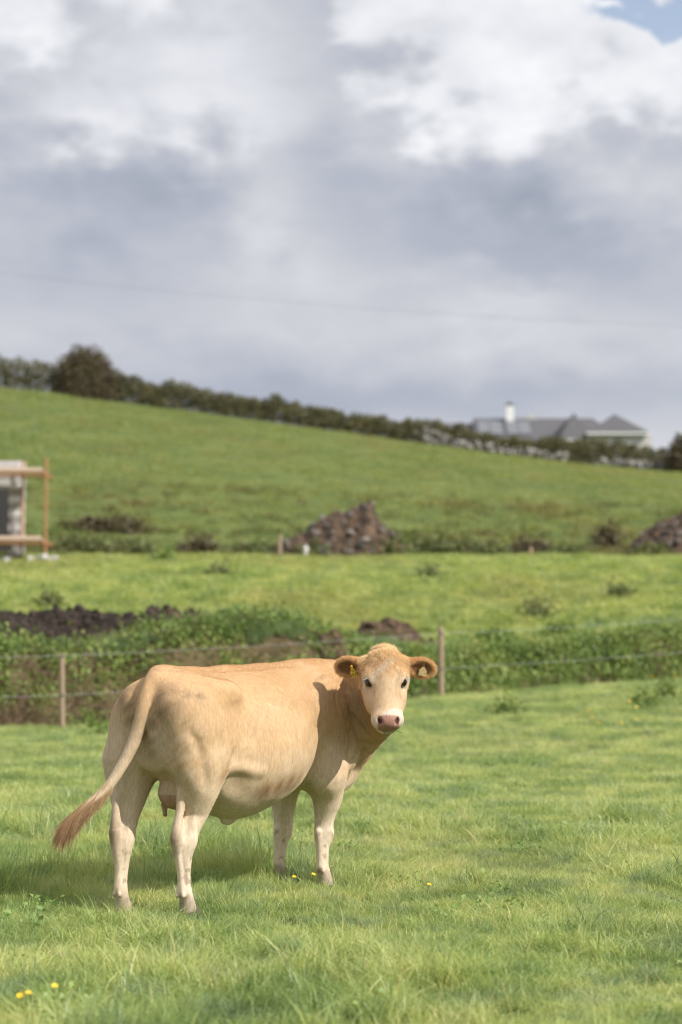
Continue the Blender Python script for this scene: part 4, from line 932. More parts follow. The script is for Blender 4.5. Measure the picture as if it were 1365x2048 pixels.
def hedge_run(name, label, u0, u1, htab, depth, nleaf, leaf, mat, rng, y=None):
    """a clipped-by-wind hedge along the crest, following the ground"""
    Y0 = HEDGE_Y if y is None else y
    x0, x1 = px2x(u0, Y0), px2x(u1, Y0); root = empty(name, on_ground((x0 + x1) / 2, Y0)); tag(root, label, 'hedge', 'hedges along the crest of the hill')
    us = [a for a, b in htab]; hs = [b for a, b in htab]
    x = rng.uniform(x0, x1, nleaf); hh = 1.12 * np.interp(x * FPX / Y0 + 682.5, us, hs) * (1 + 0.40 * fbm(x / 2.1, x * 0 + 3.3, 5) + 0.55 * fbm(x / 0.5, x * 0 + 1.3, 6))
    a = rng.uniform(0, math.pi, nleaf); r = rng.random(nleaf)**0.4
    dy = np.cos(a) * r * depth / 2; dz = np.sin(a)**0.7 * r * hh
    z = ground_z(x, Y0 + dy) + np.maximum(dz, 0.03)
    P = np.stack([x, Y0 + dy, z], 1) - np.array(root.location)
    me = leaf_mesh('foliage', P, leaf * rng.uniform(0.6, 1.5, nleaf), rng, unit(np.stack([0 * a, np.cos(a), np.sin(a) + 0.3], 1)), 0.6)
    link('foliage', me, mat, root)
    mb = MB(); n = int((x1 - x0) / 0.9)
    for k in range(n):
        xx = x0 + (k + rng.random()) * (x1 - x0) / n; g = np.array(on_ground(xx, Y0)) - np.array(root.location)
        q = float(np.interp(xx * FPX / Y0 + 682.5, us, hs)) * rng.uniform(0.4, 0.8)
        mb.tube(g - np.array([0, 0, 0.1]), g + np.array([rng.uniform(-0.4, 0.4), rng.uniform(-0.3, 0.3), q]), 0.05, 0.015, 5)
    mb.build('stems', M_TWIG, root)['kind'] = 'stuff'
    return root

def build_crest():
    rng = np.random.default_rng(21)
    hedge_run('hedge', 'dark hedge left of the big round thorn bush on the hill crest', -420, 110, [(-420, 2.2), (0, 1.95), (60, 1.7), (110, 1.5)], 1.7, 16000, 0.15, M_HEDGE, rng)
    hedge_run('hedge', 'long dark hedge sloping down right from the round thorn bush', 225, 850, [(225, 2.0), (250, 1.65), (400, 1.55), (560, 1.5), (700, 1.35), (850, 1.55)], 1.7, 30000, 0.14, M_HEDGE, rng)
    hedge_run('hedge', 'low brown green hedge growing along the stone wall below the house', 850, 1335, [(850, 1.6), (960, 1.3), (1060, 1.25), (1150, 1.6), (1250, 1.6), (1335, 1.35)], 1.5, 22000, 0.13, M_HEDGE, rng, y=125.9)
    hedge_run('hedge', 'hedge running on beyond the dark bush at the right edge', 1335, 1800, [(1335, 0.9), (1800, 1.3)], 1.5, 9000, 0.14, M_HEDGE, rng, y=125.9)
    shrub('thorn_bush', 'big rounded dark thorn bush standing above the hedge', 'bush', px2x(170, 124.8), 124.8, 5.0, 3.4, 3.5, 20000, 0.15, M_DARK, rng, ragged=0.10, stems=9)
    shrub('thorn_bush', 'dark rounded bush cut off by the right edge of the picture', 'bush', px2x(1372, 123.5), 123.5, 3.0, 2.4, 2.7, 9000, 0.15, M_DARK, rng, ragged=0.14)
    # dry stone wall: loose pale stones showing below the hedge
    t = NT('wall_stone'); M_STONE = t.done(t.bsdf(t.ramp(t.math('ADD', t.math('MULTIPLY', t.n('ShaderNodeObjectInfo').outputs['Random'], 0.6), t.math('MULTIPLY', t.noise(t.obj(), 6, 5), 0.4)), [(0.1, (0.09, 0.085, 0.08)), (0.55, (0.25, 0.235, 0.22)), (0.9, (0.48, 0.45, 0.42))]), 0.9, t.bump(t.noise(t.obj(), 9, 5), 0.5, 0.05)))
    global STONES; STONES = []
    for k in range(8):
        bm = bmesh.new(); bmesh.ops.create_icosphere(bm, subdivisions=1, radius=0.5); q = Vector(rng.uniform(0.55, 1.1, 3))
        for v in bm.verts: v.co = Vector((v.co.x * q.x, v.co.y * q.y, v.co.z * q.z)) * rng.uniform(0.75, 1.2)
        me = bpy.data.meshes.new('stone'); bm.to_mesh(me); bm.free(); STONES.append(me)
    def wall(label, segs):
        x, y = px2x((segs[0][0] + segs[-1][1]) / 2, 124.6), 124.6
        root = empty('stone_wall', on_ground(x, y)); tag(root, label, 'stone wall', 'stretches of loose stone wall on the crest'); o0 = np.array(root.location)
        for u0, u1, n, hmax in segs:
            for k in range(n):
                u = rng.uniform(u0, u1); xx = px2x(u, 124.6); hh = rng.random() * hmax; dy = rng.normal(0, 0.12)
                o = bpy.data.objects.new('stone', STONES[rng.integers(8)]); COL.objects.link(o); o.parent = root
                if len(o.data.materials) == 0: o.data.materials.append(M_STONE)
                o.location = np.array(on_ground(xx, 124.6 + dy, 0.12 + hh)) - o0; s = rng.uniform(0.26, 0.55); o.scale = (s * 1.2, s, s * 0.75); o.rotation_euler = rng.uniform(0, 6.28, 3)
    wall('pale tumbled stone wall under the hedge left of the chimney', [(826, 880, 46, 0.85), (880, 960, 44, 0.55), (960, 1140, 62, 0.45)])
    wall('short stretch of grey stones near the dark bush at right', [(1205, 1335, 56, 0.4)])

def build_house():
    D = 165.0; k = FPX / D
    X = lambda u: (u - 682.5) / k
    Z = lambda v: CAM_H + (1266 - v) / k
    x0 = X(1080); gz = float(ground_z(x0, D)) - 0.2
    root = empty('bungalow', (x0, D, gz)); tag(root, 'grey roofed bungalow with white chimney beyond the crest hedge', 'house')
    t = NT('slate'); p = t.obj(); br = t.n('ShaderNodeTexBrick', {'Vector': t.map(p, (3.3, 3.3, 5.0)), 'Color1': (0.075, 0.075, 0.083, 1), 'Color2': (0.105, 0.104, 0.11, 1), 'Mortar': (0.07, 0.07, 0.075, 1), 'Scale': 1.0})
    M_SL = t.done(t.bsdf(t.mix(t.noise(p, 1.2, 4), br.outputs[0], (0.115, 0.112, 0.118)), 0.55, spec=0.4))
    t = NT('render_wall'); M_W = t.done(t.bsdf(t.mix(t.noise(t.obj(), 2, 5), (0.44, 0.435, 0.42), (0.54, 0.535, 0.52)), 0.9))
    t = NT('panel'); M_P = t.done(t.bsdf(t.mix(t.noise(t.obj(), 5, 2), (0.12, 0.128, 0.145), (0.19, 0.20, 0.22)), 0.4, spec=0.5))
    t = NT('window_glass'); M_G = t.done(t.bsdf((0.02, 0.025, 0.03), 0.08, spec=0.6))
    t = NT('white_trim'); M_T = t.done(t.bsdf((0.75, 0.75, 0.74), 0.5))
    L = lambda x, y, z: (x - x0, y, z - gz)
    def hip(name, xa, xb, ya, yb, ze, zr, hipf, hipb=0.0, along='x'):
        if along == 'x':
            ym = (ya + yb) / 2; pts = [L(xa, ya, ze), L(xb, ya, ze), L(xb, yb, ze), L(xa, yb, ze), L(xa + hipf, ym, zr), L(xb - hipb, ym, zr)]
            fc = [(0, 1, 5, 4), (2, 3, 4, 5), (3, 0, 4), (1, 2, 5), (3, 2, 1, 0)]
        else:
            xm = (xa + xb) / 2; pts = [L(xa, ya, ze), L(xb, ya, ze), L(xb, yb, ze), L(xa, yb, ze), L(xm, ya + hipf, zr), L(xm, yb - hipb, zr)]
            fc = [(0, 1, 4), (1, 2, 5, 4), (2, 3, 5), (3, 0, 4, 5), (3, 2, 1, 0)]
        return MB().poly(pts, fc).build(name, M_SL, root)
    ze = Z(884); zr = Z(822)
    # main block, lower left extension, two hipped wings towards the viewer
    MB().box(L((X(957) + X(1255)) / 2, 5.0, (gz + ze - 0.06) / 2), (X(1255) - X(957) - 0.5, 8.6, ze - gz - 0.06)).build('wall', M_W, root)
    main = hip('roof', X(955), X(1262), 0.2, 9.8, ze, zr, 0.05, 2.6)
    MB().box(L((X(855) + X(957)) / 2 - 0.1, 5.5, (gz + Z(872) - 0.06) / 2), (X(957) - X(855) - 0.6, 6.0, Z(872) - gz - 0.06)).build('wall', M_W, root)
    hip('roof', X(838), X(957) - 0.02, 2.2, 8.8, Z(872), Z(831), 1.6, 0.0)
    for ua, ub, ya, zrv, eav in ((1118, 1186, -1.2, 824, 880), (1166, 1292, -3.4, 829, 872)):
        MB().box(L((X(ua) + X(ub)) / 2, ya + 3.5, (gz + Z(eav) - 0.06) / 2), (X(ub) - X(ua) - 0.7, 6.2, Z(eav) - gz - 0.06)).build('wall', M_W, root)
        hip('roof', X(ua), X(ub), ya, ya + 8.6, Z(eav), Z(zrv), (X(ub) - X(ua)) * 0.45, 0.0, 'y')
        MB().box(L((X(ua) + X(ub)) / 2, ya - 0.06, Z(eav) - 0.09), (X(ub) - X(ua) + 0.1, 0.12, 0.16)).build('gutter', M_T, root)
    for uc in (1205, 1252):
        w = MB().box(L(X(uc), -3.02, Z(905)), (1.1, 0.10, 1.1)).build('window', M_T, root)
        MB().box(L(X(uc), -3.09, Z(905)), (0.92, 0.06, 0.92)).build('pane', M_G, w)
    ch = MB().box(L(X(1031), 4.4, Z(814)), (0.7, 0.65, 1.45)).build('chimney', M_T, main)
    ch['label'] = 'tall white chimney'
    MB().box(L(X(1031), 4.4, Z(814) + 0.8), (0.8, 0.75, 0.1)).build('chimney_cap', M_SL, main)
    MB().tube(L(X(1031), 4.4, Z(814) + 0.85), L(X(1031), 4.4, Z(814) + 1.1), 0.14, 0.12, 10).build('chimney_pot', M_SL, main)
    MB().box(L(X(1077), 5.2, Z(827)), (0.9, 0.7, 1.0)).build('chimney', M_W, main)
    # solar panels lie on the front slope
    n = Vector((0, -(zr - ze), 4.8)).normalized(); sl = Vector((0, 4.8, zr - ze)).normalized()
    for (ua, ub) in ((962, 1012), (1020, 1070)):
        for j in range(2):
            cx_ = X(ua + (ub - ua) * (0.25 + 0.5 * j)); base = Vector(L(cx_, 0.2, ze)) + sl * 3.1 + n * 0.10
            Mx = Matrix((( 1, 0, 0, base.x), (0, sl.y, n.y, base.y), (0, sl.z, n.z, base.z), (0, 0, 0, 1)))
            mb = MB(); bmesh.ops.create_cube(mb.bm, size=1.0, matrix=Mx @ Matrix.Diagonal(((X(ub) - X(ua)) / 2 - 0.06, 2.9, 0.06, 1))); mb.build('solar_panel', M_P, root)
    MB().box(L(X(1299), 1.0, (gz + Z(866)) / 2), (0.55, 3.0, Z(866) - gz)).build('wall', M_W, root)

def build_site():
    """the half-built block house, its scaffold and the rubble about it"""
    D = 57.6; rng = np.random.default_rng(8)
    zb = float(ground_z(-10.5, D)) - 0.05; xr = px2x(45, D)
    t = NT('concrete_block'); M_B = t.done(t.bsdf(t.ramp(t.math('ADD', t.math('MULTIPLY', t.n('ShaderNodeObjectInfo').outputs['Random'], 0.55), t.math('MULTIPLY', t.noise(t.obj(), 7, 5), 0.45)), [(0.1, (0.38, 0.365, 0.36)), (0.6, (0.52, 0.51, 0.51)), (1.0, (0.66, 0.64, 0.63))]), 0.95))
    t = NT('mortar'); M_M = t.done(t.bsdf((0.30, 0.28, 0.26), 0.95))
    t = NT('plank'); M_P = t.done(t.bsdf(t.mix(t.noise(t.map(t.obj(), (2, 20, 20)), 2, 4), (0.50, 0.37, 0.28), (0.68, 0.53, 0.42)), 0.85))
    t = NT('scaffold_tube'); M_S = t.done(t.bsdf(t.mix(t.noise(t.obj(), 8, 4), (0.36, 0.16, 0.075), (0.48, 0.25, 0.13)), 0.55))
    root = empty('block_house', (xr, D, zb), R(4)); tag(root, 'unfinished grey block house with a dark doorway at the left edge', 'building')
    bl = MB().box((0, 0, 0), (0.43, 0.20, 0.205)).mesh('block'); bl.materials.append(M_B)
    half = MB().box((0, 0, 0), (0.205, 0.20, 0.205)).mesh('block'); half.materials.append(M_B)
    def block(x, y, z, me, rz=0.0):
        o = bpy.data.objects.new('block', me); COL.objects.link(o); o.parent = root; o.location = (x, y, z); o.rotation_euler = (0, 0, rz); o.scale = (1, 1, 1)
    rows = 14
    for r in range(rows):
        z = 0.12 + r * 0.22; off = 0.22 if r % 2 else 0.0
        for k in range(9):
            x = -0.22 - k * 0.44 - off + (0.22 if off else 0) * 0
            inside = (-1.75 < x < -0.42) and z < 2.32
            if inside: continue
            if off and k == 0: block(-0.11, rng.normal(0, .004), z, half)
            block(x - (0.0 if off else 0.0), rng.normal(0, .004), z, bl)
        for k in range(1):                          # the end pier, running back
            block(-0.102, 0.33 + k * 0.44 + off * 0.5, z, bl, math.pi / 2)
    MB().box((-2.88, 0.0, rows * 0.11 - 0.03), (2.20, 0.15, rows * 0.22 - 0.1)).box((-0.215, 0.0, rows * 0.11), (0.40, 0.15, rows * 0.22 - 0.06)).box((-1.1, 0.0, 2.66), (1.45, 0.15, 0.55)).box((-0.102, 0.36, rows * 0.11), (0.15, 0.5, rows * 0.22 - 0.06)).build('mortar_bed', M_M, root)
    MB().box((-1.09, -0.005, 2.38), (1.75, 0.215, 0.14)).build('lintel', M_B, root)
    t = NT('inside'); M_I = t.done(t.bsdf((0.06, 0.058, 0.056), 0.95))  # near-black walls: the gloom of the interior is put into their colour
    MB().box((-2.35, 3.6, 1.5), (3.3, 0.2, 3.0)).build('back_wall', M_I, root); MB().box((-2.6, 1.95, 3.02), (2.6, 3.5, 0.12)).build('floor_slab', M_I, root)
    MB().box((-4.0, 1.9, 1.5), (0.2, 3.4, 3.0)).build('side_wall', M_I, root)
    # scaffold, standing in front of the wall
    sc = empty('scaffold', (xr, D - 1.35, float(ground_z(xr, D - 1.35)) - 0.05), R(3)); tag(sc, 'rusty orange tube scaffold with timber boards beside the block house', 'scaffold')
    hh = 3.25; us = [(0.10, 1.0), (0.93, 0.0), (-1.7, 1.0), (-1.7, 0.0)]
    for x, y in us: MB().tube((x, y, 0), (x, y, hh), 0.036, n=10).build('standard', M_S, sc)
    for z in (0.62, 2.72):
        for y, x1 in ((0.0, 1.08), (1.0, 1.08)): MB().tube((-2.4, y, z), (x1, y, z), 0.024, n=8).build('ledger', M_S, sc)
        for x in (0.10, 0.85, -1.62): MB().tube((x, -0.12, z + 0.055), (x, 1.12, z + 0.055), 0.028, n=8).build('transom', M_S, sc)
        for j in range(4): MB().box((-0.78 + rng.normal(0, 0.03), 0.17 + j * 0.235, z + 0.11), (3.24, 0.222, 0.045)).build('plank', M_P, sc)
        MB().box((-0.80, 0.028, z + 0.17), (3.2, 0.030, 0.12)).build('toe_board', M_P, sc)
        for x, y in us: MB().box((x, y, z), (0.10, 0.10, 0.09)).build('coupler', M_S, sc)
    # broken blocks lying at the foot of the scaffold
    for i, (u, dy, s) in enumerate(((12, -1.95, 0.8), (60, -1.8, 0.8), (84, -1.6, 1.0), (106, -1.9, 0.85))):
        x, y = px2x(u, D + dy), D + dy
        me = bpy.data.meshes.new('broken_block'); bm = bmesh.new(); bmesh.ops.create_cube(bm, size=1.0); bmesh.ops.subdivide_edges(bm, edges=bm.edges[:], cuts=1)
        for v in bm.verts: v.co = Vector((v.co.x * 0.36 * s, v.co.y * 0.22 * s, v.co.z * 0.2 * s)) * rng.uniform(0.75, 1.1)
        bm.to_mesh(me); bm.free(); o = link('broken_block', me, M_B, None, on_ground(x, y, 0.12)); o.rotation_euler = (rng.normal(0, 0.25), rng.normal(0, 0.25), rng.random() * 3)
        tag(o, 'pale broken concrete block lying at the foot of the scaffold', 'rubble', 'broken blocks under the scaffold')

def heap(name, label, cat, x, y, w, d, h, mat, rng, nrock, rmat, rsize, seed, lean=0.0, group=None, rockname='stone', rough=0.6, sink=0.1, rz=0.0, power=0.85, flat=0.0):
    """a tipped heap: uneven mound with loose stones or clods lying on it; lean moves the top sideways"""
    z0 = float(ground_z(x, y)); root = empty(name, (x, y, z0), rz); tag(root, label, cat, group)
    cr, sr = math.cos(rz), math.sin(rz); gz = lambda X_, Y_: ground_z(x + X_ * cr - Y_ * sr, y + X_ * sr + Y_ * cr) - z0
    n, m = 34, 88; ap = np.array([lean * w * 0.5, 0.0]); sc = max(min(w, d) / 4, 0.25)
    def at(rr, th):
        edge = 1 + 0.22 * fbm(np.cos(th) * 1.7 + seed, np.sin(th) * 1.7, seed + 2)
        bx, by = np.cos(th) * w / 2 * edge, np.sin(th) * d / 2 * edge
        X_ = ap[0] * (1 - rr) + bx * rr; Y_ = ap[1] * (1 - rr) + by * rr
        q = np.clip((1 - rr) / (1 - flat), 0, 1)
        H = h * q**power * (1 + 1.6 * rough * fbm(X_ / sc + seed, Y_ / sc, seed, 4)) + h * 0.45 * rough * fbm(X_ / sc * 3.5, Y_ / sc * 3.5, seed + 5, 3) * np.minimum(q * 4, 1) - sink * (rr > 0.97)
        return X_, Y_, H + gz(X_, Y_)
    rr = np.linspace(0, 1, n)[:, None] * np.ones((1, m)); th = np.linspace(0, 2 * np.pi, m, endpoint=False)[None, :] * np.ones((n, 1))
    V = np.stack(at(rr, th), -1).reshape(-1, 3); i, j = np.meshgrid(np.arange(n - 1), np.arange(m), indexing='ij'); a = (i * m + j).ravel(); b = (i * m + (j + 1) % m).ravel()
    link('mound', mesh_np('mound', V, np.stack([a, b, b + m, a + m], 1), False), mat, root)
    for k in range(nrock):
        X_, Y_, Z_ = (float(v) for v in at(np.array(math.sqrt(rng.random()) * 0.96), np.array(math.pi * (1 + rng.random()) if rng.random() < 0.8 else rng.random() * 6.283)))
        o = bpy.data.objects.new(rockname, rmat[rng.integers(len(rmat))]); COL.objects.link(o); o.parent = root; o.location = (X_, Y_, Z_ + 0.01)
        s = rsize * min(2.4, rng.lognormal(-0.1, 0.5)); o.scale = (s * rng.uniform(0.8, 1.5), s, s * 0.8); o.rotation_euler = rng.uniform(0, 6.28, 3)
    return root

def rock_set(mat, rng, n=6, jag=0.25):
    out = []
    for k in range(n):
        bm = bmesh.new(); bmesh.ops.create_icosphere(bm, subdivisions=1, radius=0.5); q = rng.uniform(0.6, 1.1, 3)
        for v in bm.verts: v.co = Vector((v.co.x * q[0], v.co.y * q[1], v.co.z * q[2])) * rng.uniform(1 - jag, 1 + jag)
        me = bpy.data.meshes.new('stone'); bm.to_mesh(me); bm.free(); me.materials.append(mat); out.append(me)
    return out

def build_heaps():
    rng = np.random.default_rng(31)
    def earth(name, a, b, sc=6.0):
        t = NT(name); p = t.obj(); n = t.noise(p, sc, 6, 0.65)
        return t.done(t.bsdf(t.mix(t.rng(n, 0.35, 0.68), a, b), 0.95, t.bump(t.noise(p, sc * 3, 5), 0.8, 0.08), 0.2))
    m_dark = earth('black_soil', (0.016, 0.012, 0.010), (0.060, 0.045, 0.036)); m_brown = earth('brown_soil', (0.055, 0.036, 0.024), (0.17, 0.115, 0.075)); m_spoil = earth('spoil', (0.04, 0.029, 0.022), (0.15, 0.10, 0.066), 3.0)
    def rock(name, a, b):
        t = NT(name); return t.done(t.bsdf(t.mix(t.math('ADD', t.math('MULTIPLY', t.n('ShaderNodeObjectInfo').outputs['Random'], 0.7), t.math('MULTIPLY', t.noise(t.obj(), 5, 4), 0.3)), a, b), 0.9))
    clods = rock_set(rock('clod', (0.014, 0.010, 0.008), (0.075, 0.055, 0.043)), rng); rocks = rock_set(rock('rubble_stone', (0.04, 0.032, 0.027), (0.30, 0.26, 0.235)), rng); bclods = rock_set(rock('brown_clod', (0.05, 0.033, 0.022), (0.20, 0.13, 0.085)), rng)
    # black earth tipped along the bank at left; it runs out of the picture
    q = FA + FE * 0.0 + FN * 3.2; heap('soil_heap', 'long heap of black clodded earth on the bank at the left edge', 'earth heap', q[0], q[1], 9.0, 1.7, 0.74, m_dark, rng, 260, clods, 0.11, 3, 0.05, rockname='clod', rough=0.45, rz=R(30), power=0.5)
    for e, s, w, h, lab in ((8.5, 3.5, 2.2, 0.55, 'brown earth heap on the bank left of the right fence post'), (5.9, 3.6, 0.75, 0.36, 'straw coloured clod topping the grassy mound behind the cow'), (3.3, 3.0, 0.9, 0.30, 'low dark brown earth lump at the left of the grassy mound'), (6.2, 1.5, 0.8, 0.40, 'dark bare earth patch on the bank face behind the cow')):
        q = FA + FE * e + FN * s; heap('soil_heap', lab, 'earth heap', q[0], q[1], w, 0.9, h, m_brown if s != 1.3 else m_dark, rng, 34, bclods if s != 1.3 else clods, 0.12, int(e * 7), rockname='clod', rough=0.5)
    # spoil heaps at the foot of the hill
    heap('spoil_heap', 'big heap of earth and stones in the middle of the far field', 'spoil heap', px2x(668, 60), 60, 5.0, 3.2, 1.72, m_spoil, rng, 95, rocks, 0.18, 11, 0.42, 'spoil heaps at the foot of the hill', rough=0.6, flat=0.10)
    heap('spoil_heap', 'heap of earth and stones cut off by the right edge', 'spoil heap', px2x(1358, 61), 61, 3.8, 3.0, 1.7, m_spoil, rng, 80, rocks, 0.18, 15, 0.15, 'spoil heaps at the foot of the hill', rough=0.65, flat=0.12)
    t = NT('white_stone'); m_w = t.done(t.bsdf((0.6, 0.58, 0.56), 0.8))
    o = link('pale_boulder', rock_set(m_w, rng, 1)[0], None, None, on_ground(px2x(612, 58.2), 58.2, 0.2)); o.scale = (0.2, 0.2, 0.36); tag(o, 'small whitish boulder at the foot of the middle spoil heap', 'boulder')

def build_fence():
    rng = np.random.default_rng(4)
    t = NT('fence_timber'); p = t.obj(); M_P = t.done(t.bsdf(t.mix(t.noise(t.map(p, (9, 9, 0.9)), 4, 5), (0.20, 0.15, 0.10), (0.42, 0.32, 0.22)), 0.85, t.bump(t.noise(t.map(p, (14, 14, 1)), 5, 4), 0.4, 0.01)))
    t = NT('fence_wire'); M_W = t.done(t.bsdf((0.38, 0.385, 0.39), 0.6))
    t = NT('staple'); M_I = t.done(t.bsdf((0.03, 0.03, 0.03), 0.6))
    root = empty('wire_fence', on_ground(*FA)); tag(root, 'post and wire fence in front of the overgrown bank', 'fence'); o0 = np.array(root.location)
    tops = []
    for i in range(-2, 4):
        q = FA + FE * (7.6 * i); g = np.array(on_ground(*q)); r = 0.052 if i != 1 else 0.058; h = 1.27 if i != 1 else 1.36
        mb = MB(); segs = 12; prof = [(0.0, 1.0), (0.3, 0.99), (0.7, 0.97), (0.97, 0.95), (1.0, 0.86)]
        lean = Vector((rng.normal(0, 0.012), rng.normal(0, 0.012), 0))
        ring = [[mb.bm.verts.new(Vector((math.cos(a) * r * k * (1 + 0.05 * math.sin(3 * a + i)), math.sin(a) * r * k, -0.25 + (h + 0.25) * zz)) + lean * zz) for a in np.linspace(0, 6.2832, segs, endpoint=False)] for zz, k in prof]
        for a, b in zip(ring[:-1], ring[1:]):
            for j in range(segs): mb.bm.faces.new((a[j], a[(j + 1) % segs], b[(j + 1) % segs], b[j]))
        mb.bm.faces.new(ring[-1])
        po = mb.build('post', M_P, root, g - o0, True)
        for hw in (1.24, 0.58): MB().box((0, -r - 0.004, hw), (0.05, 0.012, 0.03)).build('staple', M_I, po)
        tops.append((g, r))
    for hw, rad in ((1.24, 0.0036), (0.58, 0.0036)):
        cu = bpy.data.curves.new('wire', 'CURVE'); cu.dimensions = '3D'; cu.bevel_depth = rad; cu.bevel_resolution = 1; cu.materials.append(M_W)
        sp = cu.splines.new('POLY'); pts = []
        for (g, r), (g2, r2) in zip(tops[:-1], tops[1:]):
            for k in range(8):
                f = k / 8; q = g * (1 - f) + g2 * f; q[2] += hw - 0.05 * 4 * f * (1 - f) * 0.6; q[1] -= 0.062; pts.append(q - o0)
        sp.points.add(len(pts) - 1)
        for sp_, q in zip(sp.points, pts): sp_.co = (*q, 1)
        link('wire', curve_mesh(cu), None, root)
    # odd posts far off at the edge of the meadow
    for u, d, h, lab in ((560, 58.0, 0.75, 'short pale post left of the middle spoil heap'), (1062, 59.0, 0.35, 'stub of a pale post in the far grass right of the heap')):
        x = px2x(u, d); MB().tube((0, 0, -0.1), (0, 0, h), 0.075, 0.066, 10).build('fence_post', M_P, None, on_ground(x, d)); tag(bpy.context.scene.objects[-1] if False else COL.objects[-1], lab, 'post')

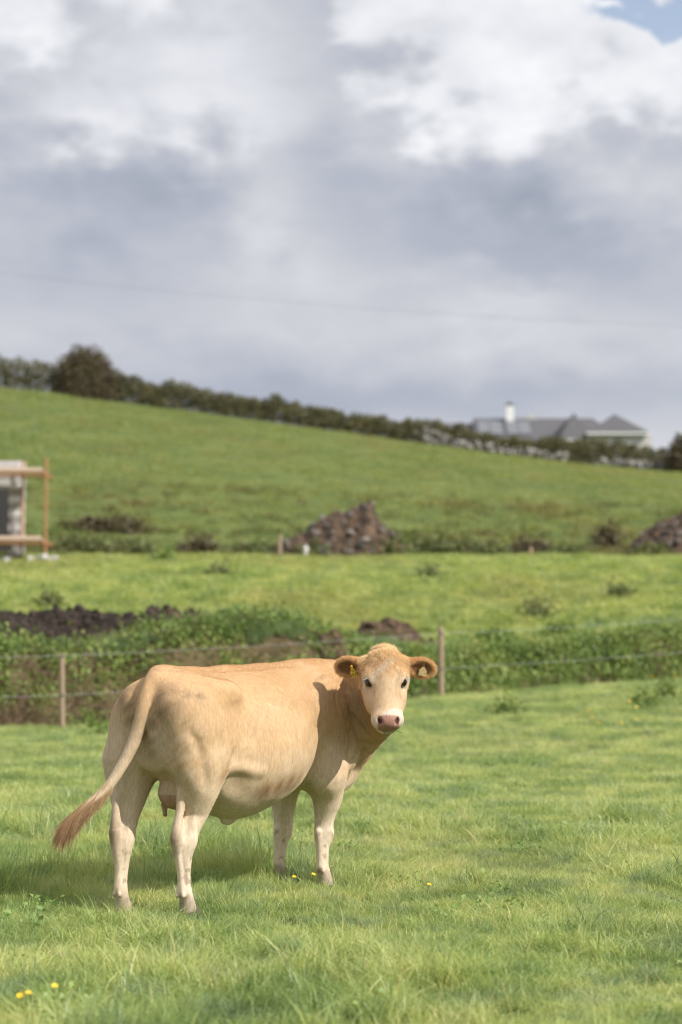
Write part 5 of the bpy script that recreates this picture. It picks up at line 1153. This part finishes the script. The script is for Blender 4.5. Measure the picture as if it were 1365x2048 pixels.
def build_bank():
    rng = np.random.default_rng(14); rnd = random.Random(2)
    def spray(nl, size, spread, mat, up):
        P = np.array([(rnd.gauss(0, spread), rnd.gauss(0, spread), abs(rnd.gauss(0, up))) for _ in range(nl)])
        me = leaf_mesh('bramble_spray', P, size * rng.uniform(0.6, 1.3, nl), rng, np.tile([0, -0.35, 0.65], (nl, 1)), 0.55); me.materials.append(mat); return me
    sprays = [spray(26, 0.068, 0.13, M_BRAMBLE, 0.10) for _ in range(6)]
    e = rng.uniform(-9, 17, 6500); s = rng.uniform(0.55, 3.0, 6500); q = FA[None] + e[:, None] * FE + s[:, None] * FN
    dens = fbm(e / 1.3, s / 0.8 + 9, 91) + 0.22
    dens = dens - np.where((s < 1.2) & (e < 3), 0.34, 0) - np.where((s < 0.95) & (e > 9), 0.2, 0) - np.exp(-((e - 4.4) / 1.6)**2) * 0.10 - 0.25 * np.exp(-((e - 12.0) / 0.5)**2) + 0.22 * sm(e, 7.5, 9) * (s < 2.2) - 0.3 * np.clip(s - 2.2, 0, 1)
    k = rng.random(6500) < np.clip(dens * 3.4 + 0.04, 0.0, 1.0); q, ss = q[k], s[k]; n = len(q); z = ground_z(q[:, 0], q[:, 1])
    sc = rng.uniform(0.7, 1.35, n)
    scatter('bramble_cover', sprays, np.stack([q[:, 0], q[:, 1], z + 0.02], 1), rng.normal(0, 0.6, n), np.stack([np.where(ss < 2.0, 0.7, 0.1) + rng.normal(0, 0.2, n), rng.normal(0, 0.25, n)], 1), np.stack([sc, sc, sc], 1), rng.integers(0, 6, n), 'green brambles smothering the face of the bank', 'brambles')
    # dead stems and dry grass at the foot of the bank
    t = NT('dead_stem'); v = t.attr('var', 'Fac'); M_D = t.done(t.bsdf(t.ramp(v, [(0.0, (0.085, 0.05, 0.034)), (0.6, (0.20, 0.125, 0.085)), (1.0, (0.36, 0.26, 0.17))]), 0.9))
    dead = [blade_patch('dead_patch', rnd, 26, 0.16, 0.16, 0.50, 0.006, 1.1, M_D, seg=3, wind=(0, -0.3)) for _ in range(4)]
    e = rng.uniform(-9, 17, 1700); s = rng.uniform(0.45, 2.2, 1700); q = FA[None] + e[:, None] * FE + s[:, None] * FN; n = len(q); sc = rng.uniform(0.6, 1.2, n)
    k = rng.random(n) < np.where((e < 3) & (s < 1.3), 1.0, 0.5); q, sc = q[k], sc[k]; n = len(q)
    scatter('dead_stems', dead, np.stack([q[:, 0], q[:, 1], ground_z(q[:, 0], q[:, 1])], 1), rng.uniform(0, 6.28, n), rng.normal(0.3, 0.3, (n, 2)), np.stack([sc, sc, sc], 1), rng.integers(0, 4, n), 'brown dead stems at the foot of the bank', 'dead stems')
    # long blue-green grass over the top of the bank
    m = mat_grass('bank_grass', (0.62, 0.70, 0.75), 0.3); gp = [blade_patch('bank_tuft', rnd, 60, 0.15, 0.14, 0.34, 0.0055, 0.8, m, seg=3) for _ in range(4)]
    e = np.concatenate([rng.uniform(-9, 18, 2600), rng.normal(5, 2.2, 1400)]); s = rng.uniform(1.7, 4.6, 4000); q = FA[None] + e[:, None] * FE + s[:, None] * FN
    k = rng.random(4000) < np.clip(0.45 + 0.6 * np.exp(-((e - 5) / 3)**2) + fbm(e / 1.1, s, 97), 0, 1); q = q[k]; n = len(q); sc = rng.uniform(0.6, 1.2, n)
    scatter('bank_top_grass', gp, np.stack([q[:, 0], q[:, 1], ground_z(q[:, 0], q[:, 1])], 1), rng.uniform(0, 6.28, n), rng.normal(0, 0.15, (n, 2)), np.stack([sc, sc, sc], 1), rng.integers(0, 4, n), 'long blue green grass along the top of the bank', 'grass')
    # bushes of weeds that stand out singly
    for e, s, w, h, lab in ((11.2, 3.4, 1.1, 0.50, 'dark leafy dock clump on the bank right of the fence post'), (13.1, 3.6, 0.95, 0.45, 'reddish green dock clump near the right edge of the bank'), (10.9, 1.2, 1.5, 0.6, 'thick bright bramble bush on the bank face right of the post'), (12.9, 1.2, 0.8, 0.45, 'bramble bush hanging on the bank at the far right'), (8.1, 1.3, 1.0, 0.5, 'bramble bush just right of the right fence post')):
        q = FA + FE * e + FN * s; shrub('weed_bush', lab, 'bush', q[0], q[1], w, 0.7, h, int(1300 * w), 0.075, M_BRAMBLE, rng, ragged=0.4)
    # scrub along the foot of the hill
    for u, d, w, h, mat, lab in ((215, 66.5, 3.0, 0.5, M_DARK, 'brown scrub patch on the lower hillside right of the scaffold'), (160, 60.5, 2.6, 0.8, M_SCRUB, 'green scrub behind the right end of the scaffold'), (260, 60.8, 2.4, 0.65, M_SCRUB, 'low scrub between the scaffold and the grey bush'), (398, 60.5, 1.5, 0.85, M_DARK, 'greyish bush at the meadow edge between scaffold and heap'),
                                  (500, 61, 2.2, 0.6, M_SCRUB, 'low green scrub left of the middle spoil heap'), (865, 61, 2.6, 0.75, M_SCRUB, 'dark bramble strip right of the middle spoil heap'), (955, 61.5, 2.0, 0.6, M_SCRUB, 'low brambles halfway between the two spoil heaps'), (1065, 62, 1.6, 0.55, M_DARK, 'brown weeds left of the right spoil heap'), (1215, 64, 1.1, 0.75, M_DARK, 'small dark bush beside the right spoil heap'), (640, 58.9, 1.5, 0.55, M_SCRUB, 'green weeds creeping over the foot of the middle spoil heap'), (770, 59.2, 1.3, 0.6, M_SCRUB, 'weeds at the right foot of the middle spoil heap'), (1300, 59.8, 1.4, 0.5, M_SCRUB, 'weeds in front of the right spoil heap'), (1140, 60.5, 1.8, 0.5, M_SCRUB, 'low weeds in front of the small dark bush')):
        shrub('scrub', lab, 'scrub', px2x(u, d), d, w, 1.2, h, int(1500 * w), 0.12, mat, rng, ragged=0.5)
    # tufts of dark rush and dock in the meadow
    for u, d, h, lab in ((855, 50, 0.35, 'dark tuft of rushes in the middle of the meadow'), (1240, 47, 0.4, 'dark weed tuft in the meadow at right'), (1075, 44, 0.5, 'thin brownish weed standing in the meadow'), (440, 51, 0.35, 'dark tuft in the meadow above the grassy mound'), (330, 56.5, 0.45, 'pale leafy tuft at the top edge of the meadow'), (100, 43, 0.4, 'brown dock standing behind the black earth')):
        shrub('weed_tuft', lab, 'weed', px2x(u, d), d, 0.8, 0.7, h, 500, 0.10, M_SCRUB if 'dark' in lab or 'brown' in lab else M_BRAMBLE, rng, ragged=0.6, stems=5)
    for u, d, h, lab in ((1012, 30.5, 0.40, 'dark nettle clump in the pasture below the bank, right of the post'), (1335, 32, 0.5, 'leafy nettle clump in the pasture at the right edge'), (1290, 31, 0.35, 'low leafy weeds beside the nettles at the right edge'), (200, 28.5, 0.35, 'dock plant at the foot of the bank right of the left post')):
        shrub('weed_tuft', lab, 'weed', px2x(u, d), d, 0.55, 0.5, h, 420, 0.06, M_BRAMBLE, rng, ragged=0.5, stems=5)

def build_small():
    rng = np.random.default_rng(77)
    t = NT('buttercup'); M_F = t.done(t.bsdf((0.80, 0.52, 0.02), 0.35, spec=0.5)); t = NT('buttercup_eye'); M_E = t.done(t.bsdf((0.55, 0.33, 0.02), 0.6)); t = NT('flower_stem'); M_ST = t.done(t.bsdf((0.10, 0.19, 0.04), 0.6))
    V, Fc = [], []
    for k in range(7):
        a = k * 6.2832 / 7; b = len(V); ca, sa = math.cos(a), math.sin(a)
        for r, w, z in ((0.003, 0.002, 0.0), (0.011, 0.0065, 0.004), (0.018, 0.0055, 0.007)):
            V += [(ca * r - sa * w, sa * r + ca * w, z), (ca * r + sa * w, sa * r - ca * w, z)]
        Fc += [(b, b + 1, b + 3, b + 2), (b + 2, b + 3, b + 5, b + 4)]
    pet = mesh_np('petals', V, Fc, True); pet.materials.append(M_F)
    eye = MB(); bmesh.ops.create_icosphere(eye.bm, subdivisions=2, radius=0.006); eye = eye.mesh('eye', True); eye.materials.append(M_E)
    stem = MB().tube((0, 0, -0.3), (0, 0, 0), 0.0014, 0.0012, 6).mesh('stem'); stem.materials.append(M_ST)
    spots = [(50, 1980, 'leftmost of three yellow buttercups at lower left', None), (66, 1975, 'middle of three yellow buttercups at lower left', None), (118, 1961, 'upper right of three yellow buttercups at lower left', None),
             (590, 1748, 'yellow buttercup between the cow\'s front hooves', None), (628, 1743, 'yellow buttercup beside the cow\'s right front hoof', None), (857, 1763, 'lone yellow buttercup in the grass right of the cow', None)]
    spots += [(u, v, 'small yellow buttercup in the pasture below the bank at right', 'buttercups below the bank') for u, v in ((1175, 1446), (1182, 1454), (1194, 1458), (1241, 1457), (1257, 1440), (1271, 1446), (1269, 1453), (1286, 1471), (1303, 1409), (1350, 1412))]
    for u, v, lab, grp in spots:
        hgt = 0.16 if v > 1900 else 0.12
        d = (CAM_H - hgt - 0.0) * FPX / (v - 1266)
        for _ in range(4): d = (CAM_H - hgt - float(ground_z(px2x(u, d), d))) * FPX / (v - 1266)
        x = px2x(u, d); f = empty('buttercup', on_ground(x, d, hgt)); tag(f, lab, 'flower', grp)
        f.rotation_euler = (0.55 + rng.normal(0, 0.15), rng.normal(0, 0.2), rng.random() * 0.6)
        s = 0.75 if v > 1600 else 1.1; f.scale = (s, s, s)
        for nm, me in (('petals', pet), ('eye', eye), ('stem', stem)): o = bpy.data.objects.new('flower_' + nm if nm != 'petals' else 'petals', me); COL.objects.link(o); o.parent = f
    # grass in the cow's mouth
    Mw = Matrix.Translation(COW_O) @ Matrix.Rotation(COW_YAW, 4, 'Z')
    for b, lab, dirv in ((-0.028, 'grass stem hanging straight from the cow\'s lip', (0.03, -0.02, -0.05)), (0.040, 'grass stem curling out to the right of the cow\'s mouth', (0.055, -0.01, -0.035))):
        p = Mw @ Vector(hp(0.505, b, -0.106)); cu = bpy.data.curves.new('grass_stem', 'CURVE'); cu.dimensions = '3D'; cu.bevel_depth = 0.0016; cu.bevel_resolution = 1
        sp = cu.splines.new('POLY'); sp.points.add(5)
        for k in range(6):
            f = k / 5; sp.points[k].co = (dirv[0] * f, -0.015 + dirv[1] * f, dirv[2] * f - (0.02 * f * f if b < 0 else -0.012 * f * f), 1)
        tag(link('grass_stem', curve_mesh(cu), M_ST, None, p), lab, 'grass stem')
    # overhead cable, far off
    t = NT('cable'); M_C = t.done(t.bsdf((0.05, 0.05, 0.055), 0.6)); d = 90.0
    cu = bpy.data.curves.new('overhead_cable', 'CURVE'); cu.dimensions = '3D'; cu.bevel_depth = 0.0042; cu.materials.append(M_C); sp = cu.splines.new('POLY')
    us = [-900, -400, 0, 300, 680, 1000, 1365, 1800, 2300]; vs_ = [425, 490, 540, 575, 608, 630, 648, 660, 662]; sp.points.add(len(us) - 1)
    for q, u, v in zip(sp.points, us, vs_): q.co = (px2x(u, d), d, CAM_H + (1266 - v) / FPX * d, 1)
    tag(link('overhead_cable', curve_mesh(cu)), 'thin dark overhead cable crossing the sky', 'cable')

build_crest(); build_house(); build_site(); build_heaps(); build_fence(); build_bank()
build_grass(); build_cow(); build_small()
